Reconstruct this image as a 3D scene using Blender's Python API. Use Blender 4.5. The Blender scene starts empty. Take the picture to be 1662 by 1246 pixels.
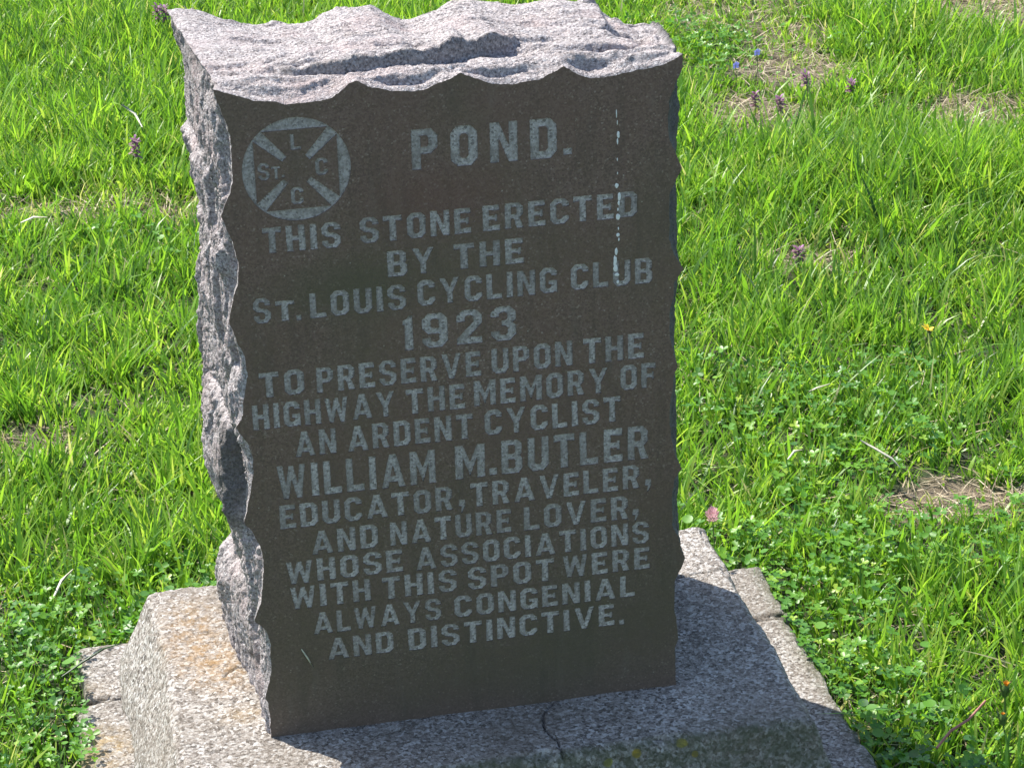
import bpy, math, random
import numpy as np
from mathutils import Vector, Matrix
from mathutils.geometry import delaunay_2d_cdt

rad = math.radians
random.seed(7)
RNG = np.random.default_rng(11)
scene = bpy.context.scene
C = scene.collection

# ---------------------------------------------------------------- camera
CAM_LOC = (-0.1839, -2.5801, 1.6452)
CAM_ROT = (1.13530826, 0.02446002, -0.19903843)
cam_data = bpy.data.cameras.new('camera')
cam_data.sensor_width = 36.0
cam_data.lens = 90.32
cam_data.clip_start = 0.05
cam_data.clip_end = 500.0
cam = bpy.data.objects.new('camera', cam_data)
C.objects.link(cam)
cam.location = CAM_LOC
cam.rotation_euler = CAM_ROT
scene.camera = cam
cam_data.dof.use_dof = False

# ---------------------------------------------------------------- light
SUN_DIR = Vector((-0.5, 0.525, 1.0)).normalized()      # towards the sun
elev = math.asin(SUN_DIR.z)
azim = math.atan2(SUN_DIR.x, SUN_DIR.y)
world = bpy.data.worlds.new('World')
scene.world = world
world.use_nodes = True
wn = world.node_tree
wn.nodes.clear()
sky = wn.nodes.new('ShaderNodeTexSky')
sky.sky_type = 'NISHITA'
sky.sun_disc = False
sky.sun_elevation = elev
sky.sun_rotation = azim
sky.dust_density = 1.0
bg = wn.nodes.new('ShaderNodeBackground')
bg.inputs['Strength'].default_value = 0.13
wo = wn.nodes.new('ShaderNodeOutputWorld')
wn.links.new(sky.outputs[0], bg.inputs[0])
wn.links.new(bg.outputs[0], wo.inputs[0])
sl = bpy.data.lights.new('sun', 'SUN')
sl.energy = 5.0
sl.angle = rad(0.53)
sl.color = (1.0, 0.955, 0.89)
so = bpy.data.objects.new('sun', sl)
C.objects.link(so)
so.rotation_euler = SUN_DIR.to_track_quat('Z', 'Y').to_euler()
so.location = SUN_DIR * 20
scene.view_settings.view_transform = 'Standard'
scene.view_settings.look = 'None'
scene.view_settings.exposure = 1.15
scene.view_settings.gamma = 1.0
scene.view_settings.use_curve_mapping = False
scene.cycles.max_bounces = 6

# ---------------------------------------------------------------- helpers
def tag(o, label=None, cat=None, group=None, kind=None):
    if label: o['label'] = label
    if cat: o['category'] = cat
    if group: o['group'] = group
    if kind: o['kind'] = kind
    return o

def empty(name, loc=(0, 0, 0), rz=0.0):
    o = bpy.data.objects.new(name, None)
    o.empty_display_size = 0.05
    C.objects.link(o)
    o.location = loc
    o.rotation_euler = (0, 0, rz)
    return o

def mesh_np(name, verts, faces4=None, faces3=None, mat=None, parent=None, smooth=True, attrs=None, link=True):
    """fast mesh from numpy arrays of quads and triangles"""
    me = bpy.data.meshes.new(name)
    verts = np.asarray(verts, dtype=np.float32)
    me.vertices.add(len(verts))
    me.vertices.foreach_set('co', verts.ravel())
    n4 = 0 if faces4 is None else len(faces4)
    n3 = 0 if faces3 is None else len(faces3)
    parts = []
    if n4: parts.append(np.asarray(faces4, dtype=np.int32).ravel())
    if n3: parts.append(np.asarray(faces3, dtype=np.int32).ravel())
    li = np.concatenate(parts)
    me.loops.add(len(li))
    me.loops.foreach_set('vertex_index', li)
    me.polygons.add(n4 + n3)
    starts = np.concatenate([np.arange(n4) * 4, n4 * 4 + np.arange(n3) * 3]).astype(np.int32)
    me.polygons.foreach_set('loop_start', starts)
    me.polygons.foreach_set('use_smooth', np.full(n4 + n3, smooth, dtype=bool))
    if attrs:
        for k, v in attrs.items():
            a = me.attributes.new(k, 'FLOAT', 'POINT')
            a.data.foreach_set('value', np.asarray(v, dtype=np.float32))
    me.update(calc_edges=True)
    if mat: me.materials.append(mat)
    if not link: return me
    o = bpy.data.objects.new(name, me)
    C.objects.link(o)
    if parent: o.parent = parent
    return o

def grid_faces(nu, nv, wrap=False, off=0):
    i = np.arange(nu if wrap else nu - 1)
    j = np.arange(nv - 1)
    I, J = np.meshgrid(i, j, indexing='ij')
    I2 = (I + 1) % nu
    return (np.stack([I * nv + J, I2 * nv + J, I2 * nv + J + 1, I * nv + J + 1], -1).reshape(-1, 4) + off)

# value noise, vectorised
_P = np.random.default_rng(3).random(65536)
def _h(ix, iy, iz):
    n = (ix * 73856093) ^ (iy * 19349663) ^ (iz * 83492791)
    return _P[(n ^ (n >> 13)) & 65535]
def vnoise(p):
    p = np.asarray(p, dtype=float)
    f = np.floor(p)
    i = f.astype(np.int64)
    t = p - f
    t = t * t * (3 - 2 * t)
    x, y, z = i[..., 0], i[..., 1], i[..., 2]
    tx, ty, tz = t[..., 0], t[..., 1], t[..., 2]
    def L(a, b, w): return a + (b - a) * w
    return L(L(L(_h(x, y, z), _h(x+1, y, z), tx), L(_h(x, y+1, z), _h(x+1, y+1, z), tx), ty),
             L(L(_h(x, y, z+1), _h(x+1, y, z+1), tx), L(_h(x, y+1, z+1), _h(x+1, y+1, z+1), tx), ty), tz) * 2 - 1
def fbm(p, oct=4, gain=0.5):
    p = np.asarray(p, dtype=float)
    s = 0; a = 1.0; tot = 0
    for k in range(oct):
        s = s + a * vnoise(p * (2.03 ** k) + 17.3 * k)
        tot += a
        a *= gain
    return s / tot
def n2(x, y, f, seed=0.0, oct=3):
    return fbm(np.stack([np.asarray(x) * f + seed, np.asarray(y) * f - seed, np.full(np.shape(x), seed * 1.7)], -1), oct)
def sstep(a, b, x):
    t = np.clip((np.asarray(x, dtype=float) - a) / (b - a), 0, 1)
    return t * t * (3 - 2 * t)

# ---------------------------------------------------------------- material helpers
class NT:
    def __init__(self, name):
        self.m = bpy.data.materials.new(name)
        self.m.use_nodes = True
        self.t = self.m.node_tree
        self.b = self.t.nodes['Principled BSDF']
        self.out = self.t.nodes['Material Output']
        self.co = self.n('ShaderNodeTexCoord').outputs['Object']
    def n(self, typ, **kw):
        nd = self.t.nodes.new(typ)
        for k, v in kw.items(): setattr(nd, k, v)
        return nd
    def l(self, a, b): self.t.links.new(a, b)
    def set(self, nd, name, v):
        if hasattr(v, 'is_linked') or hasattr(v, 'links'): self.l(v, nd.inputs[name])
        else: nd.inputs[name].default_value = v
    def noise(self, scale, detail=4, rough=0.55, co=None, dist=0.0):
        nd = self.n('ShaderNodeTexNoise')
        self.set(nd, 'Vector', co or self.co)
        nd.inputs['Scale'].default_value = scale
        nd.inputs['Detail'].default_value = detail
        nd.inputs['Roughness'].default_value = rough
        nd.inputs['Distortion'].default_value = dist
        return nd.outputs['Fac']
    def voro(self, scale, feature='F1', out='Distance', co=None, rnd=1.0):
        nd = self.n('ShaderNodeTexVoronoi', feature=feature)
        self.set(nd, 'Vector', co or self.co)
        nd.inputs['Scale'].default_value = scale
        nd.inputs['Randomness'].default_value = rnd
        return nd.outputs[out]
    def ramp(self, fac, stops, interp='LINEAR'):
        nd = self.n('ShaderNodeValToRGB')
        nd.color_ramp.interpolation = interp
        e = nd.color_ramp.elements
        while len(e) < len(stops): e.new(0.5)
        for i, (p, c) in enumerate(stops):
            e[i].position = p
            e[i].color = c if len(c) == 4 else (c[0], c[1], c[2], 1)
        self.l(fac, nd.inputs[0])
        return nd.outputs[0]
    def val(self, fac, a, b, c0=0.0, c1=1.0):
        nd = self.n('ShaderNodeMapRange', clamp=True)
        self.l(fac, nd.inputs[0])
        for k, v in zip((1, 2, 3, 4), (a, b, c0, c1)): nd.inputs[k].default_value = v
        return nd.outputs[0]
    def mix(self, fac, a, b, mode='MIX'):
        nd = self.n('ShaderNodeMix', data_type='RGBA', blend_type=mode)
        self.set(nd, 0, fac)
        for idx, v in ((6, a), (7, b)):
            if isinstance(v, tuple): nd.inputs[idx].default_value = (v[0], v[1], v[2], 1)
            else: self.l(v, nd.inputs[idx])
        return nd.outputs[2]
    def math(self, op, a, b=0.0):
        nd = self.n('ShaderNodeMath', operation=op)
        self.set(nd, 0, a); self.set(nd, 1, b)
        return nd.outputs[0]
    def bump(self, h, strength, dist, normal=None):
        nd = self.n('ShaderNodeBump')
        self.l(h, nd.inputs['Height'])
        nd.inputs['Strength'].default_value = strength
        nd.inputs['Distance'].default_value = dist
        if normal is not None: self.l(normal, nd.inputs['Normal'])
        return nd.outputs[0]
    def blob(self, c, r, edge=0.4, wob=0.35):
        """a stain of its own shape at point c (object space), radius vector r"""
        sub = self.n('ShaderNodeVectorMath', operation='SUBTRACT'); self.l(self.co, sub.inputs[0]); sub.inputs[1].default_value = c
        div = self.n('ShaderNodeVectorMath', operation='DIVIDE'); self.l(sub.outputs[0], div.inputs[0]); div.inputs[1].default_value = r
        ln = self.n('ShaderNodeVectorMath', operation='LENGTH'); self.l(div.outputs[0], ln.inputs[0])
        w = self.math('ADD', ln.outputs['Value'], self.math('MULTIPLY', self.noise(45, 5, 0.7), wob * 2))
        return self.val(w, 1.0 + wob - edge, 1.0 + wob + edge, 1.0, 0.0)

def mat_rock():
    t = NT('pink_grey_granite')
    v = t.voro(420, out='Color')
    sep = t.n('ShaderNodeSeparateColor'); t.l(v, sep.inputs[0])
    big = t.noise(9, 5, 0.6)
    fine = t.noise(330, 3, 0.7)
    base = t.ramp(sep.outputs[0], [(0.0, (0.05, 0.044, 0.044)), (0.12, (0.12, 0.104, 0.104)), (0.28, (0.25, 0.218, 0.215)), (0.6, (0.35, 0.308, 0.298)), (0.85, (0.44, 0.40, 0.39)), (1.0, (0.58, 0.55, 0.535))])
    base = t.mix(0.45, base, t.ramp(fine, [(0.36, (0.05, 0.044, 0.043)), (0.5, (0.31, 0.275, 0.268)), (0.64, (0.62, 0.58, 0.565))]))
    pink = t.noise(16, 3, 0.5)
    base = t.mix(t.val(pink, 0.5, 0.7, 0, 0.35), base, (0.38, 0.28, 0.265))
    dirt = t.math('MULTIPLY', t.val(t.noise(14, 6, 0.7), 0.52, 0.70, 0, 0.6), t.val(big, 0.4, 0.62))
    base = t.mix(dirt, base, (0.10, 0.083, 0.063))
    ag = t.n('ShaderNodeAttribute'); ag.attribute_name = 'shade_tint'
    base = t.mix(ag.outputs['Fac'], base, (0.055, 0.055, 0.05))  # shade of the right side and recesses mixed into the colour
    t.l(base, t.b.inputs['Base Color'])
    t.b.inputs['Roughness'].default_value = 0.72
    t.b.inputs['Specular IOR Level'].default_value = 0.35
    mp = t.n('ShaderNodeMapping'); t.l(t.co, mp.inputs[0]); mp.inputs['Scale'].default_value = (0.7, 1.35, 0.7)
    h = t.math('ADD', t.math('MULTIPLY', t.noise(90, 5, 0.75, co=mp.outputs[0]), 0.7), t.math('MULTIPLY', t.noise(380, 3, 0.7), 0.45))
    t.l(t.bump(h, 1.0, 0.0075), t.b.inputs['Normal'])
    return t.m

def mat_face():
    t = NT('honed_dark_granite')
    v = t.voro(520, out='Color')
    sep = t.n('ShaderNodeSeparateColor'); t.l(v, sep.inputs[0])
    col = t.ramp(sep.outputs[0], [(0.0, (0.100, 0.062, 0.047)), (0.5, (0.148, 0.093, 0.072)), (0.95, (0.182, 0.120, 0.094)), (1.0, (0.27, 0.205, 0.165))])
    col = t.mix(t.val(t.noise(7, 4, 0.6), 0.42, 0.68, 0, 0.55), col, (0.135, 0.078, 0.058))
    col = t.mix(t.val(t.noise(4.5, 4, 0.6), 0.48, 0.66, 0, 0.55), col, (0.105, 0.080, 0.050))
    vm = t.n('ShaderNodeMapping'); t.l(t.co, vm.inputs[0]); vm.inputs['Scale'].default_value = (1.0, 1.0, 0.16)
    col = t.mix(t.val(t.noise(34, 5, 0.65, co=vm.outputs[0]), 0.52, 0.72, 0, 0.45), col, (0.060, 0.046, 0.034))
    col = t.mix(t.val(t.noise(52, 4, 0.65, co=vm.outputs[0]), 0.58, 0.76, 0, 0.30), col, (0.19, 0.155, 0.125))
    col = t.mix(t.math('MULTIPLY', t.blob((0.23, 0.0, 0.655), (0.07, 0.1, 0.035), 0.6, 0.5), 0.45), col, (0.13, 0.062, 0.048))
    col = t.mix(t.math('MULTIPLY', t.blob((0.13, 0.0, 0.56), (0.08, 0.1, 0.03), 0.6, 0.5), 0.5), col, (0.066, 0.066, 0.034))
    # pale flecks and dust specks of lichen
    sp = t.math('MULTIPLY', t.val(t.voro(95), 0.10, 0.05, 0, 1), t.val(t.noise(28, 2, 0.5), 0.56, 0.62, 0, 1))
    col = t.mix(t.math('MULTIPLY', sp, 0.7), col, (0.40, 0.36, 0.29))
    sep2 = t.n('ShaderNodeSeparateXYZ'); t.l(t.co, sep2.inputs[0])
    low = t.math('ADD', sep2.outputs['Z'], t.math('MULTIPLY', t.noise(9, 4, 0.6), 0.25))
    col = t.mix(t.val(low, 0.62, 0.18, 0, 0.45), col, (0.048, 0.050, 0.032))   # green reflection of the grass painted in, darkening towards the foot
    t.l(col, t.b.inputs['Base Color'])
    t.l(t.val(t.noise(60, 4, 0.6), 0.3, 0.7, 0.42, 0.6), t.b.inputs['Roughness'])
    t.b.inputs['Specular IOR Level'].default_value = 0.5
    h = t.math('ADD', t.noise(420, 3, 0.6), t.math('MULTIPLY', t.noise(60, 3, 0.6), 0.5))
    t.l(t.bump(h, 0.35, 0.0012), t.b.inputs['Normal'])
    return t.m

def mat_letter():
    t = NT('frosted_sandblasted_granite')
    oi = t.n('ShaderNodeObjectInfo')
    v = t.voro(430, out='Color')
    sep = t.n('ShaderNodeSeparateColor'); t.l(v, sep.inputs[0])
    col = t.ramp(sep.outputs[0], [(0.0, (0.17, 0.15, 0.134)), (0.14, (0.29, 0.26, 0.236)), (0.5, (0.40, 0.362, 0.332)), (1.0, (0.54, 0.495, 0.46))])
    col = t.mix(t.val(t.noise(150, 4, 0.7), 0.52, 0.7, 0, 0.6), col, (0.22, 0.20, 0.185))
    worn = t.val(t.noise(38, 5, 0.75), 0.5, 0.72, 0, 0.75)
    col = t.mix(worn, col, (0.19, 0.16, 0.135))
    tone = t.val(oi.outputs['Random'], 0, 1, 0.0, 0.42)
    col = t.mix(tone, col, (0.18, 0.155, 0.135))
    t.l(col, t.b.inputs['Base Color'])
    t.b.inputs['Roughness'].default_value = 0.85
    t.b.inputs['Specular IOR Level'].default_value = 0.3
    t.l(t.bump(t.noise(400, 3, 0.7), 0.6, 0.0015), t.b.inputs['Normal'])
    return t.m

def mat_base(name, stains, dark=1.0, lichen=()):
    t = NT(name)
    mp = t.n('ShaderNodeMapping'); t.l(t.co, mp.inputs[0]); mp.inputs['Scale'].default_value = (1, 1, 1)
    warp = t.n('ShaderNodeVectorMath', operation='ADD')
    nc = t.n('ShaderNodeTexNoise'); t.l(t.co, nc.inputs['Vector']); nc.inputs['Scale'].default_value = 130
    ms = t.n('ShaderNodeVectorMath', operation='SCALE'); t.l(nc.outputs['Color'], ms.inputs[0]); ms.inputs['Scale'].default_value = 0.006
    t.l(t.co, warp.inputs[0]); t.l(ms.outputs[0], warp.inputs[1])
    v = t.voro(260, out='Color', co=warp.outputs[0])
    sep = t.n('ShaderNodeSeparateColor'); t.l(v, sep.inputs[0])
    f = lambda c: tuple(x * dark for x in c)
    col = t.ramp(sep.outputs[0], [(0.0, f((0.035, 0.028, 0.022))), (0.14, f((0.085, 0.068, 0.054))), (0.30, f((0.20, 0.168, 0.138))), (0.58, f((0.34, 0.305, 0.265))), (0.8, f((0.48, 0.45, 0.41))), (1.0, f((0.72, 0.70, 0.66)))])
    fine = t.noise(300, 3, 0.75)
    col = t.mix(0.36, col, t.ramp(fine, [(0.37, f((0.045, 0.037, 0.03))), (0.5, f((0.29, 0.255, 0.22))), (0.63, f((0.68, 0.655, 0.61)))]))
    col = t.mix(t.val(t.noise(5, 5, 0.6), 0.42, 0.7, 0, 0.5), col, f((0.18, 0.145, 0.105)))
    col = t.mix(t.val(t.noise(26, 5, 0.7), 0.56, 0.74, 0, 0.6), col, f((0.10, 0.088, 0.072)))
    for c, r, rgb, amt in stains:
        b = t.math('MULTIPLY', t.blob(c, r, 0.55, 0.5), t.val(t.noise(60, 5, 0.8), 0.40, 0.6, 0.05, 1.0))
        col = t.mix(t.math('MULTIPLY', b, amt), col, rgb)
    for c, r, rgb in lichen:
        col = t.mix(t.blob(c, r, 0.15, 0.4), col, rgb)
    at = t.n('ShaderNodeAttribute'); at.attribute_name = 'crack'
    col = t.mix(at.outputs['Fac'], col, (0.035, 0.03, 0.024))
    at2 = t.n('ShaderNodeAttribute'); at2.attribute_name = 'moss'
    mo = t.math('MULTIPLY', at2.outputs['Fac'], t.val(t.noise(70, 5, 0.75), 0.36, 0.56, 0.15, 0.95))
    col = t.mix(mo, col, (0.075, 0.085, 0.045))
    t.l(col, t.b.inputs['Base Color'])
    t.b.inputs['Roughness'].default_value = 0.85
    t.b.inputs['Specular IOR Level'].default_value = 0.3
    h = t.math('ADD', t.math('MULTIPLY', sep.outputs[1], 0.35), t.noise(170, 5, 0.75))
    t.l(t.bump(h, 1.0, 0.006), t.b.inputs['Normal'])
    return t.m

def mat_leaf(name, stops, trans=0.4, rough=0.42, sat_trans=(1.0, 1.0, 1.0), veins=False):
    t = NT(name)
    at = t.n('ShaderNodeAttribute'); at.attribute_name = 'tone'
    col = t.ramp(at.outputs['Fac'], stops)
    t.l(col, t.b.inputs['Base Color'])
    t.b.inputs['Roughness'].default_value = rough
    t.b.inputs['Specular IOR Level'].default_value = 0.5
    tr = t.n('ShaderNodeBsdfTranslucent')
    t.l(t.mix(1.0, col, sat_trans, 'MULTIPLY'), tr.inputs[0])
    ms = t.n('ShaderNodeMixShader'); ms.inputs[0].default_value = trans
    t.l(t.b.outputs[0], ms.inputs[1]); t.l(tr.outputs[0], ms.inputs[2])
    t.l(ms.outputs[0], t.out.inputs[0])
    return t.m

def mat_flat(name, rgb, rough=0.7, vary=0.3, scale=300, trans=0.0):
    t = NT(name)
    dark = tuple(x * (1 - vary) for x in rgb)
    col = t.ramp(t.noise(scale, 3, 0.6), [(0.3, dark), (0.7, tuple(min(1, x * (1 + vary * 0.5)) for x in rgb))])
    t.l(col, t.b.inputs['Base Color'])
    t.b.inputs['Roughness'].default_value = rough
    if trans:
        tr = t.n('ShaderNodeBsdfTranslucent'); t.l(col, tr.inputs[0])
        ms = t.n('ShaderNodeMixShader'); ms.inputs[0].default_value = trans
        t.l(t.b.outputs[0], ms.inputs[1]); t.l(tr.outputs[0], ms.inputs[2]); t.l(ms.outputs[0], t.out.inputs[0])
    return t.m

def mat_ground():
    t = NT('soil_and_turf')
    a = t.ramp(t.noise(60, 6, 0.75), [(0.3, (0.012, 0.016, 0.006)), (0.5, (0.035, 0.045, 0.015)), (0.7, (0.075, 0.075, 0.035))])
    a = t.mix(t.val(t.noise(4, 5, 0.65), 0.4, 0.62), a, t.ramp(t.noise(150, 4, 0.8), [(0.35, (0.02, 0.035, 0.008)), (0.65, (0.07, 0.11, 0.025))]))
    at = t.n('ShaderNodeAttribute'); at.attribute_name = 'bare'
    a = t.mix(at.outputs['Fac'], a, t.ramp(t.noise(200, 5, 0.8), [(0.3, (0.07, 0.05, 0.03)), (0.5, (0.19, 0.145, 0.095)), (0.7, (0.36, 0.30, 0.21))]))
    t.l(a, t.b.inputs['Base Color'])
    t.b.inputs['Roughness'].default_value = 0.95
    t.l(t.bump(t.noise(90, 5, 0.75), 1.0, 0.02), t.b.inputs['Normal'])
    return t.m

M_ROCK = mat_rock(); M_FACE = mat_face(); M_LETTER = mat_letter(); M_GROUND = mat_ground()
M_PLINTH = mat_base('weathered_granite_plinth',
    [((-0.062, 0.255, 0.0), (0.035, 0.075, 0.05), (0.34, 0.20, 0.07), 0.6),
     ((-0.035, 0.17, 0.0), (0.04, 0.05, 0.05), (0.34, 0.20, 0.07), 0.6),
     ((-0.05, 0.33, 0.0), (0.05, 0.04, 0.05), (0.24, 0.17, 0.09), 0.4),
     ((-0.02, 0.06, 0.0), (0.03, 0.02, 0.03), (0.30, 0.20, 0.08), 0.5)],
    lichen=[((0.42, -0.112, -0.012), (0.006, 0.01, 0.006), (0.42, 0.30, 0.03)),
            ((0.475, -0.115, -0.008), (0.007, 0.01, 0.005), (0.40, 0.33, 0.06)),
            ((0.385, -0.115, -0.018), (0.006, 0.01, 0.005), (0.36, 0.34, 0.08)),
            ((0.49, -0.115, -0.022), (0.004, 0.01, 0.004), (0.45, 0.32, 0.04))])
M_SLAB = mat_base('weathered_granite_slab',
    [((-0.20, 0.22, -0.125), (0.04, 0.05, 0.05), (0.40, 0.27, 0.10), 0.7),
     ((-0.21, 0.36, -0.125), (0.03, 0.03, 0.05), (0.22, 0.16, 0.09), 0.6)], dark=0.97)
M_GRASS = mat_leaf('grass_blade', [(0.0, (0.020, 0.070, 0.014)), (0.3, (0.090, 0.205, 0.022)), (0.62, (0.172, 0.335, 0.032)), (0.85, (0.26, 0.42, 0.042)), (0.93, (0.32, 0.40, 0.08)), (1.0, (0.46, 0.42, 0.24))], 0.52, 0.40, (1.24, 1.27, 0.8))
M_CLOVER = mat_leaf('clover_leaf', [(0.0, (0.03, 0.11, 0.02)), (0.5, (0.09, 0.24, 0.022)), (0.85, (0.17, 0.35, 0.028)), (1.0, (0.30, 0.44, 0.04))], 0.45, 0.42, (1.3, 1.25, 0.8))
M_STRAW = mat_leaf('dry_straw', [(0.0, (0.10, 0.07, 0.04)), (0.5, (0.32, 0.25, 0.15)), (1.0, (0.54, 0.46, 0.32))], 0.2, 0.6)

LEFT0 = [(0.0059, 0.0005), (0.0063, 0.0256), (0.0051, 0.046), (0.0014, 0.0553), (0.0096, 0.0773), (0.0132, 0.1026), (0.0137, 0.1225), (0.0089, 0.1429), (-0.0018, 0.1587), (0.005, 0.1778), (0.0103, 0.2018), (0.0121, 0.2293), (0.0089, 0.2544), (0.0007, 0.2747), (-0.0076, 0.2886), (-0.0017, 0.3016), (0.0045, 0.3254), (0.0096, 0.351), (0.0096, 0.3659), (0.0052, 0.3849), (-0.0065, 0.4074), (0.0012, 0.4239), (0.0073, 0.4539), (0.0101, 0.4686), (0.0075, 0.4904), (-0.0006, 0.5165), (-0.0058, 0.5327), (0.0006, 0.5548), (0.0074, 0.5819), (0.0092, 0.5992), (0.0058, 0.6288), (-0.0056, 0.6561), (-0.0006, 0.6698), (0.0065, 0.6825), (0.0093, 0.6955), (0.0109, 0.7181), (0.011, 0.7463), (0.0076, 0.7597), (0.0016, 0.7742), (-0.0032, 0.7919)]
TOP0 = [(-0.0014, 0.7985), (0.0134, 0.7917), (0.0394, 0.7827), (0.0709, 0.7758), (0.0923, 0.7757), (0.1194, 0.7801), (0.1342, 0.789), (0.148, 0.7956), (0.1646, 0.7863), (0.1859, 0.7798), (0.2106, 0.7773), (0.2323, 0.7823), (0.2489, 0.7883), (0.2599, 0.7937), (0.2725, 0.7869), (0.2924, 0.7796), (0.3142, 0.7758), (0.3419, 0.778), (0.3586, 0.7841), (0.3716, 0.7913), (0.3808, 0.783), (0.3917, 0.7777), (0.4084, 0.7752), (0.4327, 0.7765), (0.4625, 0.7802), (0.4869, 0.7869)]
RIGHT0 = [(0.503, 0.7915), (0.5041, 0.7789), (0.4941, 0.762), (0.4876, 0.7426), (0.486, 0.7223), (0.4887, 0.7015), (0.4966, 0.6824), (0.5026, 0.6636), (0.4966, 0.6501), (0.4899, 0.6323), (0.4878, 0.607), (0.4889, 0.5807), (0.4946, 0.5614), (0.505, 0.5424), (0.4957, 0.5277), (0.4919, 0.5078), (0.4883, 0.481), (0.4891, 0.4614), (0.4938, 0.4414), (0.4989, 0.4246), (0.4938, 0.4116), (0.4898, 0.3845), (0.4881, 0.3596), (0.4916, 0.334), (0.4975, 0.3102), (0.5035, 0.2918), (0.4963, 0.2809), (0.4924, 0.257), (0.4924, 0.2383), (0.4935, 0.2177), (0.5001, 0.1972), (0.5101, 0.1735), (0.5034, 0.1578), (0.4964, 0.1431), (0.4945, 0.1222), (0.4953, 0.0993), (0.4983, 0.0785), (0.5007, 0.0645), (0.4969, 0.0531), (0.4966, 0.033), (0.4978, 0.0124), (0.4993, -0.0025)]
SILL = [(-0.0302, 0.0964), (-0.0228, 0.1166), (-0.0048, 0.1265), (-0.0069, 0.1759), (-0.0156, 0.2121), (-0.027, 0.265), (-0.0261, 0.3152), (-0.0243, 0.3612), (-0.0234, 0.4198), (-0.0232, 0.452), (-0.0208, 0.4951), (-0.0141, 0.5162), (-0.0115, 0.5668), (-0.0124, 0.605), (-0.0172, 0.6347), (-0.0246, 0.6624), (-0.015, 0.672), (-0.0156, 0.6977), (-0.016, 0.7245), (-0.0169, 0.7564), (-0.0235, 0.7676), (-0.0294, 0.7886)]
SILT = [(-0.0192, 0.8081), (-0.0019, 0.8042), (0.0254, 0.7932), (0.0531, 0.7842), (0.074, 0.7788), (0.0955, 0.7799), (0.131, 0.7769), (0.1458, 0.7845), (0.164, 0.7904), (0.182, 0.7911), (0.205, 0.7906), (0.2142, 0.7855), (0.2317, 0.7729), (0.2424, 0.7683), (0.2533, 0.7689), (0.2754, 0.7767), (0.2903, 0.7843), (0.3014, 0.7886), (0.3197, 0.7893), (0.3488, 0.7832), (0.378, 0.7785), (0.4002, 0.7819), (0.4225, 0.7868), (0.4706, 0.7806), (0.4786, 0.7649), (0.4965, 0.7582), (0.5055, 0.7529), (0.534, 0.7505)]
WORDS = [
    ('POND', 0.203, 0.3629, 0.6888, 0.0462) ,
    ('.', 0.3695, 0.3798, 0.6906, 0.0078) ,
    ('THIS', 0.037, 0.1217, 0.609, 0.0299) ,
    ('STONE', 0.143, 0.2657, 0.6103, 0.0297) ,
    ('ERECTED', 0.2784, 0.4522, 0.611, 0.03) ,
    ('BY', 0.1711, 0.2232, 0.5682, 0.0304) ,
    ('THE', 0.2447, 0.3236, 0.569, 0.0302) ,
    ('S', 0.0215, 0.0407, 0.5284, 0.0298) ,
    ('T', 0.0455, 0.0665, 0.5288, 0.024) ,
    ('.', 0.0678, 0.0739, 0.5279, 0.0066) ,
    ('LOUIS', 0.0835, 0.1901, 0.5282, 0.03) ,
    ('CYCLING', 0.203, 0.3605, 0.5297, 0.0306) ,
    ('CLUB', 0.3757, 0.4694, 0.5301, 0.0308) ,
    ('1923', 0.1851, 0.313, 0.4781, 0.0417) ,
    ('TO', 0.0221, 0.072, 0.4391, 0.0306) ,
    ('PRESERVE', 0.0857, 0.2715, 0.4378, 0.0308) ,
    ('UPON', 0.2834, 0.3767, 0.4386, 0.0311) ,
    ('THE', 0.3885, 0.4598, 0.4388, 0.0313) ,
    ('HIGHWAY', 0.0122, 0.1721, 0.4, 0.031) ,
    ('THE', 0.1847, 0.2521, 0.3998, 0.0309) ,
    ('MEMORY', 0.2619, 0.4172, 0.4005, 0.0315) ,
    ('OF', 0.4319, 0.4735, 0.4003, 0.0313) ,
    ('AN', 0.0574, 0.1037, 0.3614, 0.0313) ,
    ('ARDENT', 0.1166, 0.2598, 0.3614, 0.0315) ,
    ('CYCLIST', 0.2734, 0.432, 0.3623, 0.0318) ,
    ('WILLIAM', 0.0352, 0.215, 0.3106, 0.0423) ,
    ('M', 0.2376, 0.2723, 0.3112, 0.0426) ,
    ('.', 0.2767, 0.2864, 0.3117, 0.0094) ,
    ('BUTLER', 0.2912, 0.4644, 0.3109, 0.0429) ,
    ('EDUCATOR', 0.0342, 0.2338, 0.2731, 0.0303) ,
    (',', 0.2403, 0.2477, 0.2729, 0.0119) ,
    ('TRAVELER', 0.2543, 0.454, 0.2732, 0.0307) ,
    (',', 0.4599, 0.4675, 0.2723, 0.0113) ,
    ('AND', 0.0685, 0.145, 0.2359, 0.0302) ,
    ('NATURE', 0.1591, 0.3011, 0.2356, 0.0304) ,
    ('LOVER', 0.3155, 0.4406, 0.235, 0.0306) ,
    (',', 0.4449, 0.4526, 0.2353, 0.0114) ,
    ('WHOSE', 0.0375, 0.1727, 0.2009, 0.0293) ,
    ('ASSOCIATIONS', 0.1876, 0.465, 0.1998, 0.0292) ,
    ('WITH', 0.0402, 0.1334, 0.1676, 0.0291) ,
    ('THIS', 0.1466, 0.2345, 0.1665, 0.0293) ,
    ('SPOT', 0.2476, 0.3503, 0.1653, 0.0295) ,
    ('WERE', 0.361, 0.4659, 0.1657, 0.0293) ,
    ('ALWAYS', 0.0648, 0.2146, 0.1309, 0.0287) ,
    ('CONGENIAL', 0.2306, 0.4477, 0.1302, 0.0286) ,
    ('AND', 0.0795, 0.1569, 0.0953, 0.0285) ,
    ('DISTINCTIVE', 0.1745, 0.4225, 0.0941, 0.0292) ,
    ('.', 0.4275, 0.4348, 0.0936, 0.0068) ,
]

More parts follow.
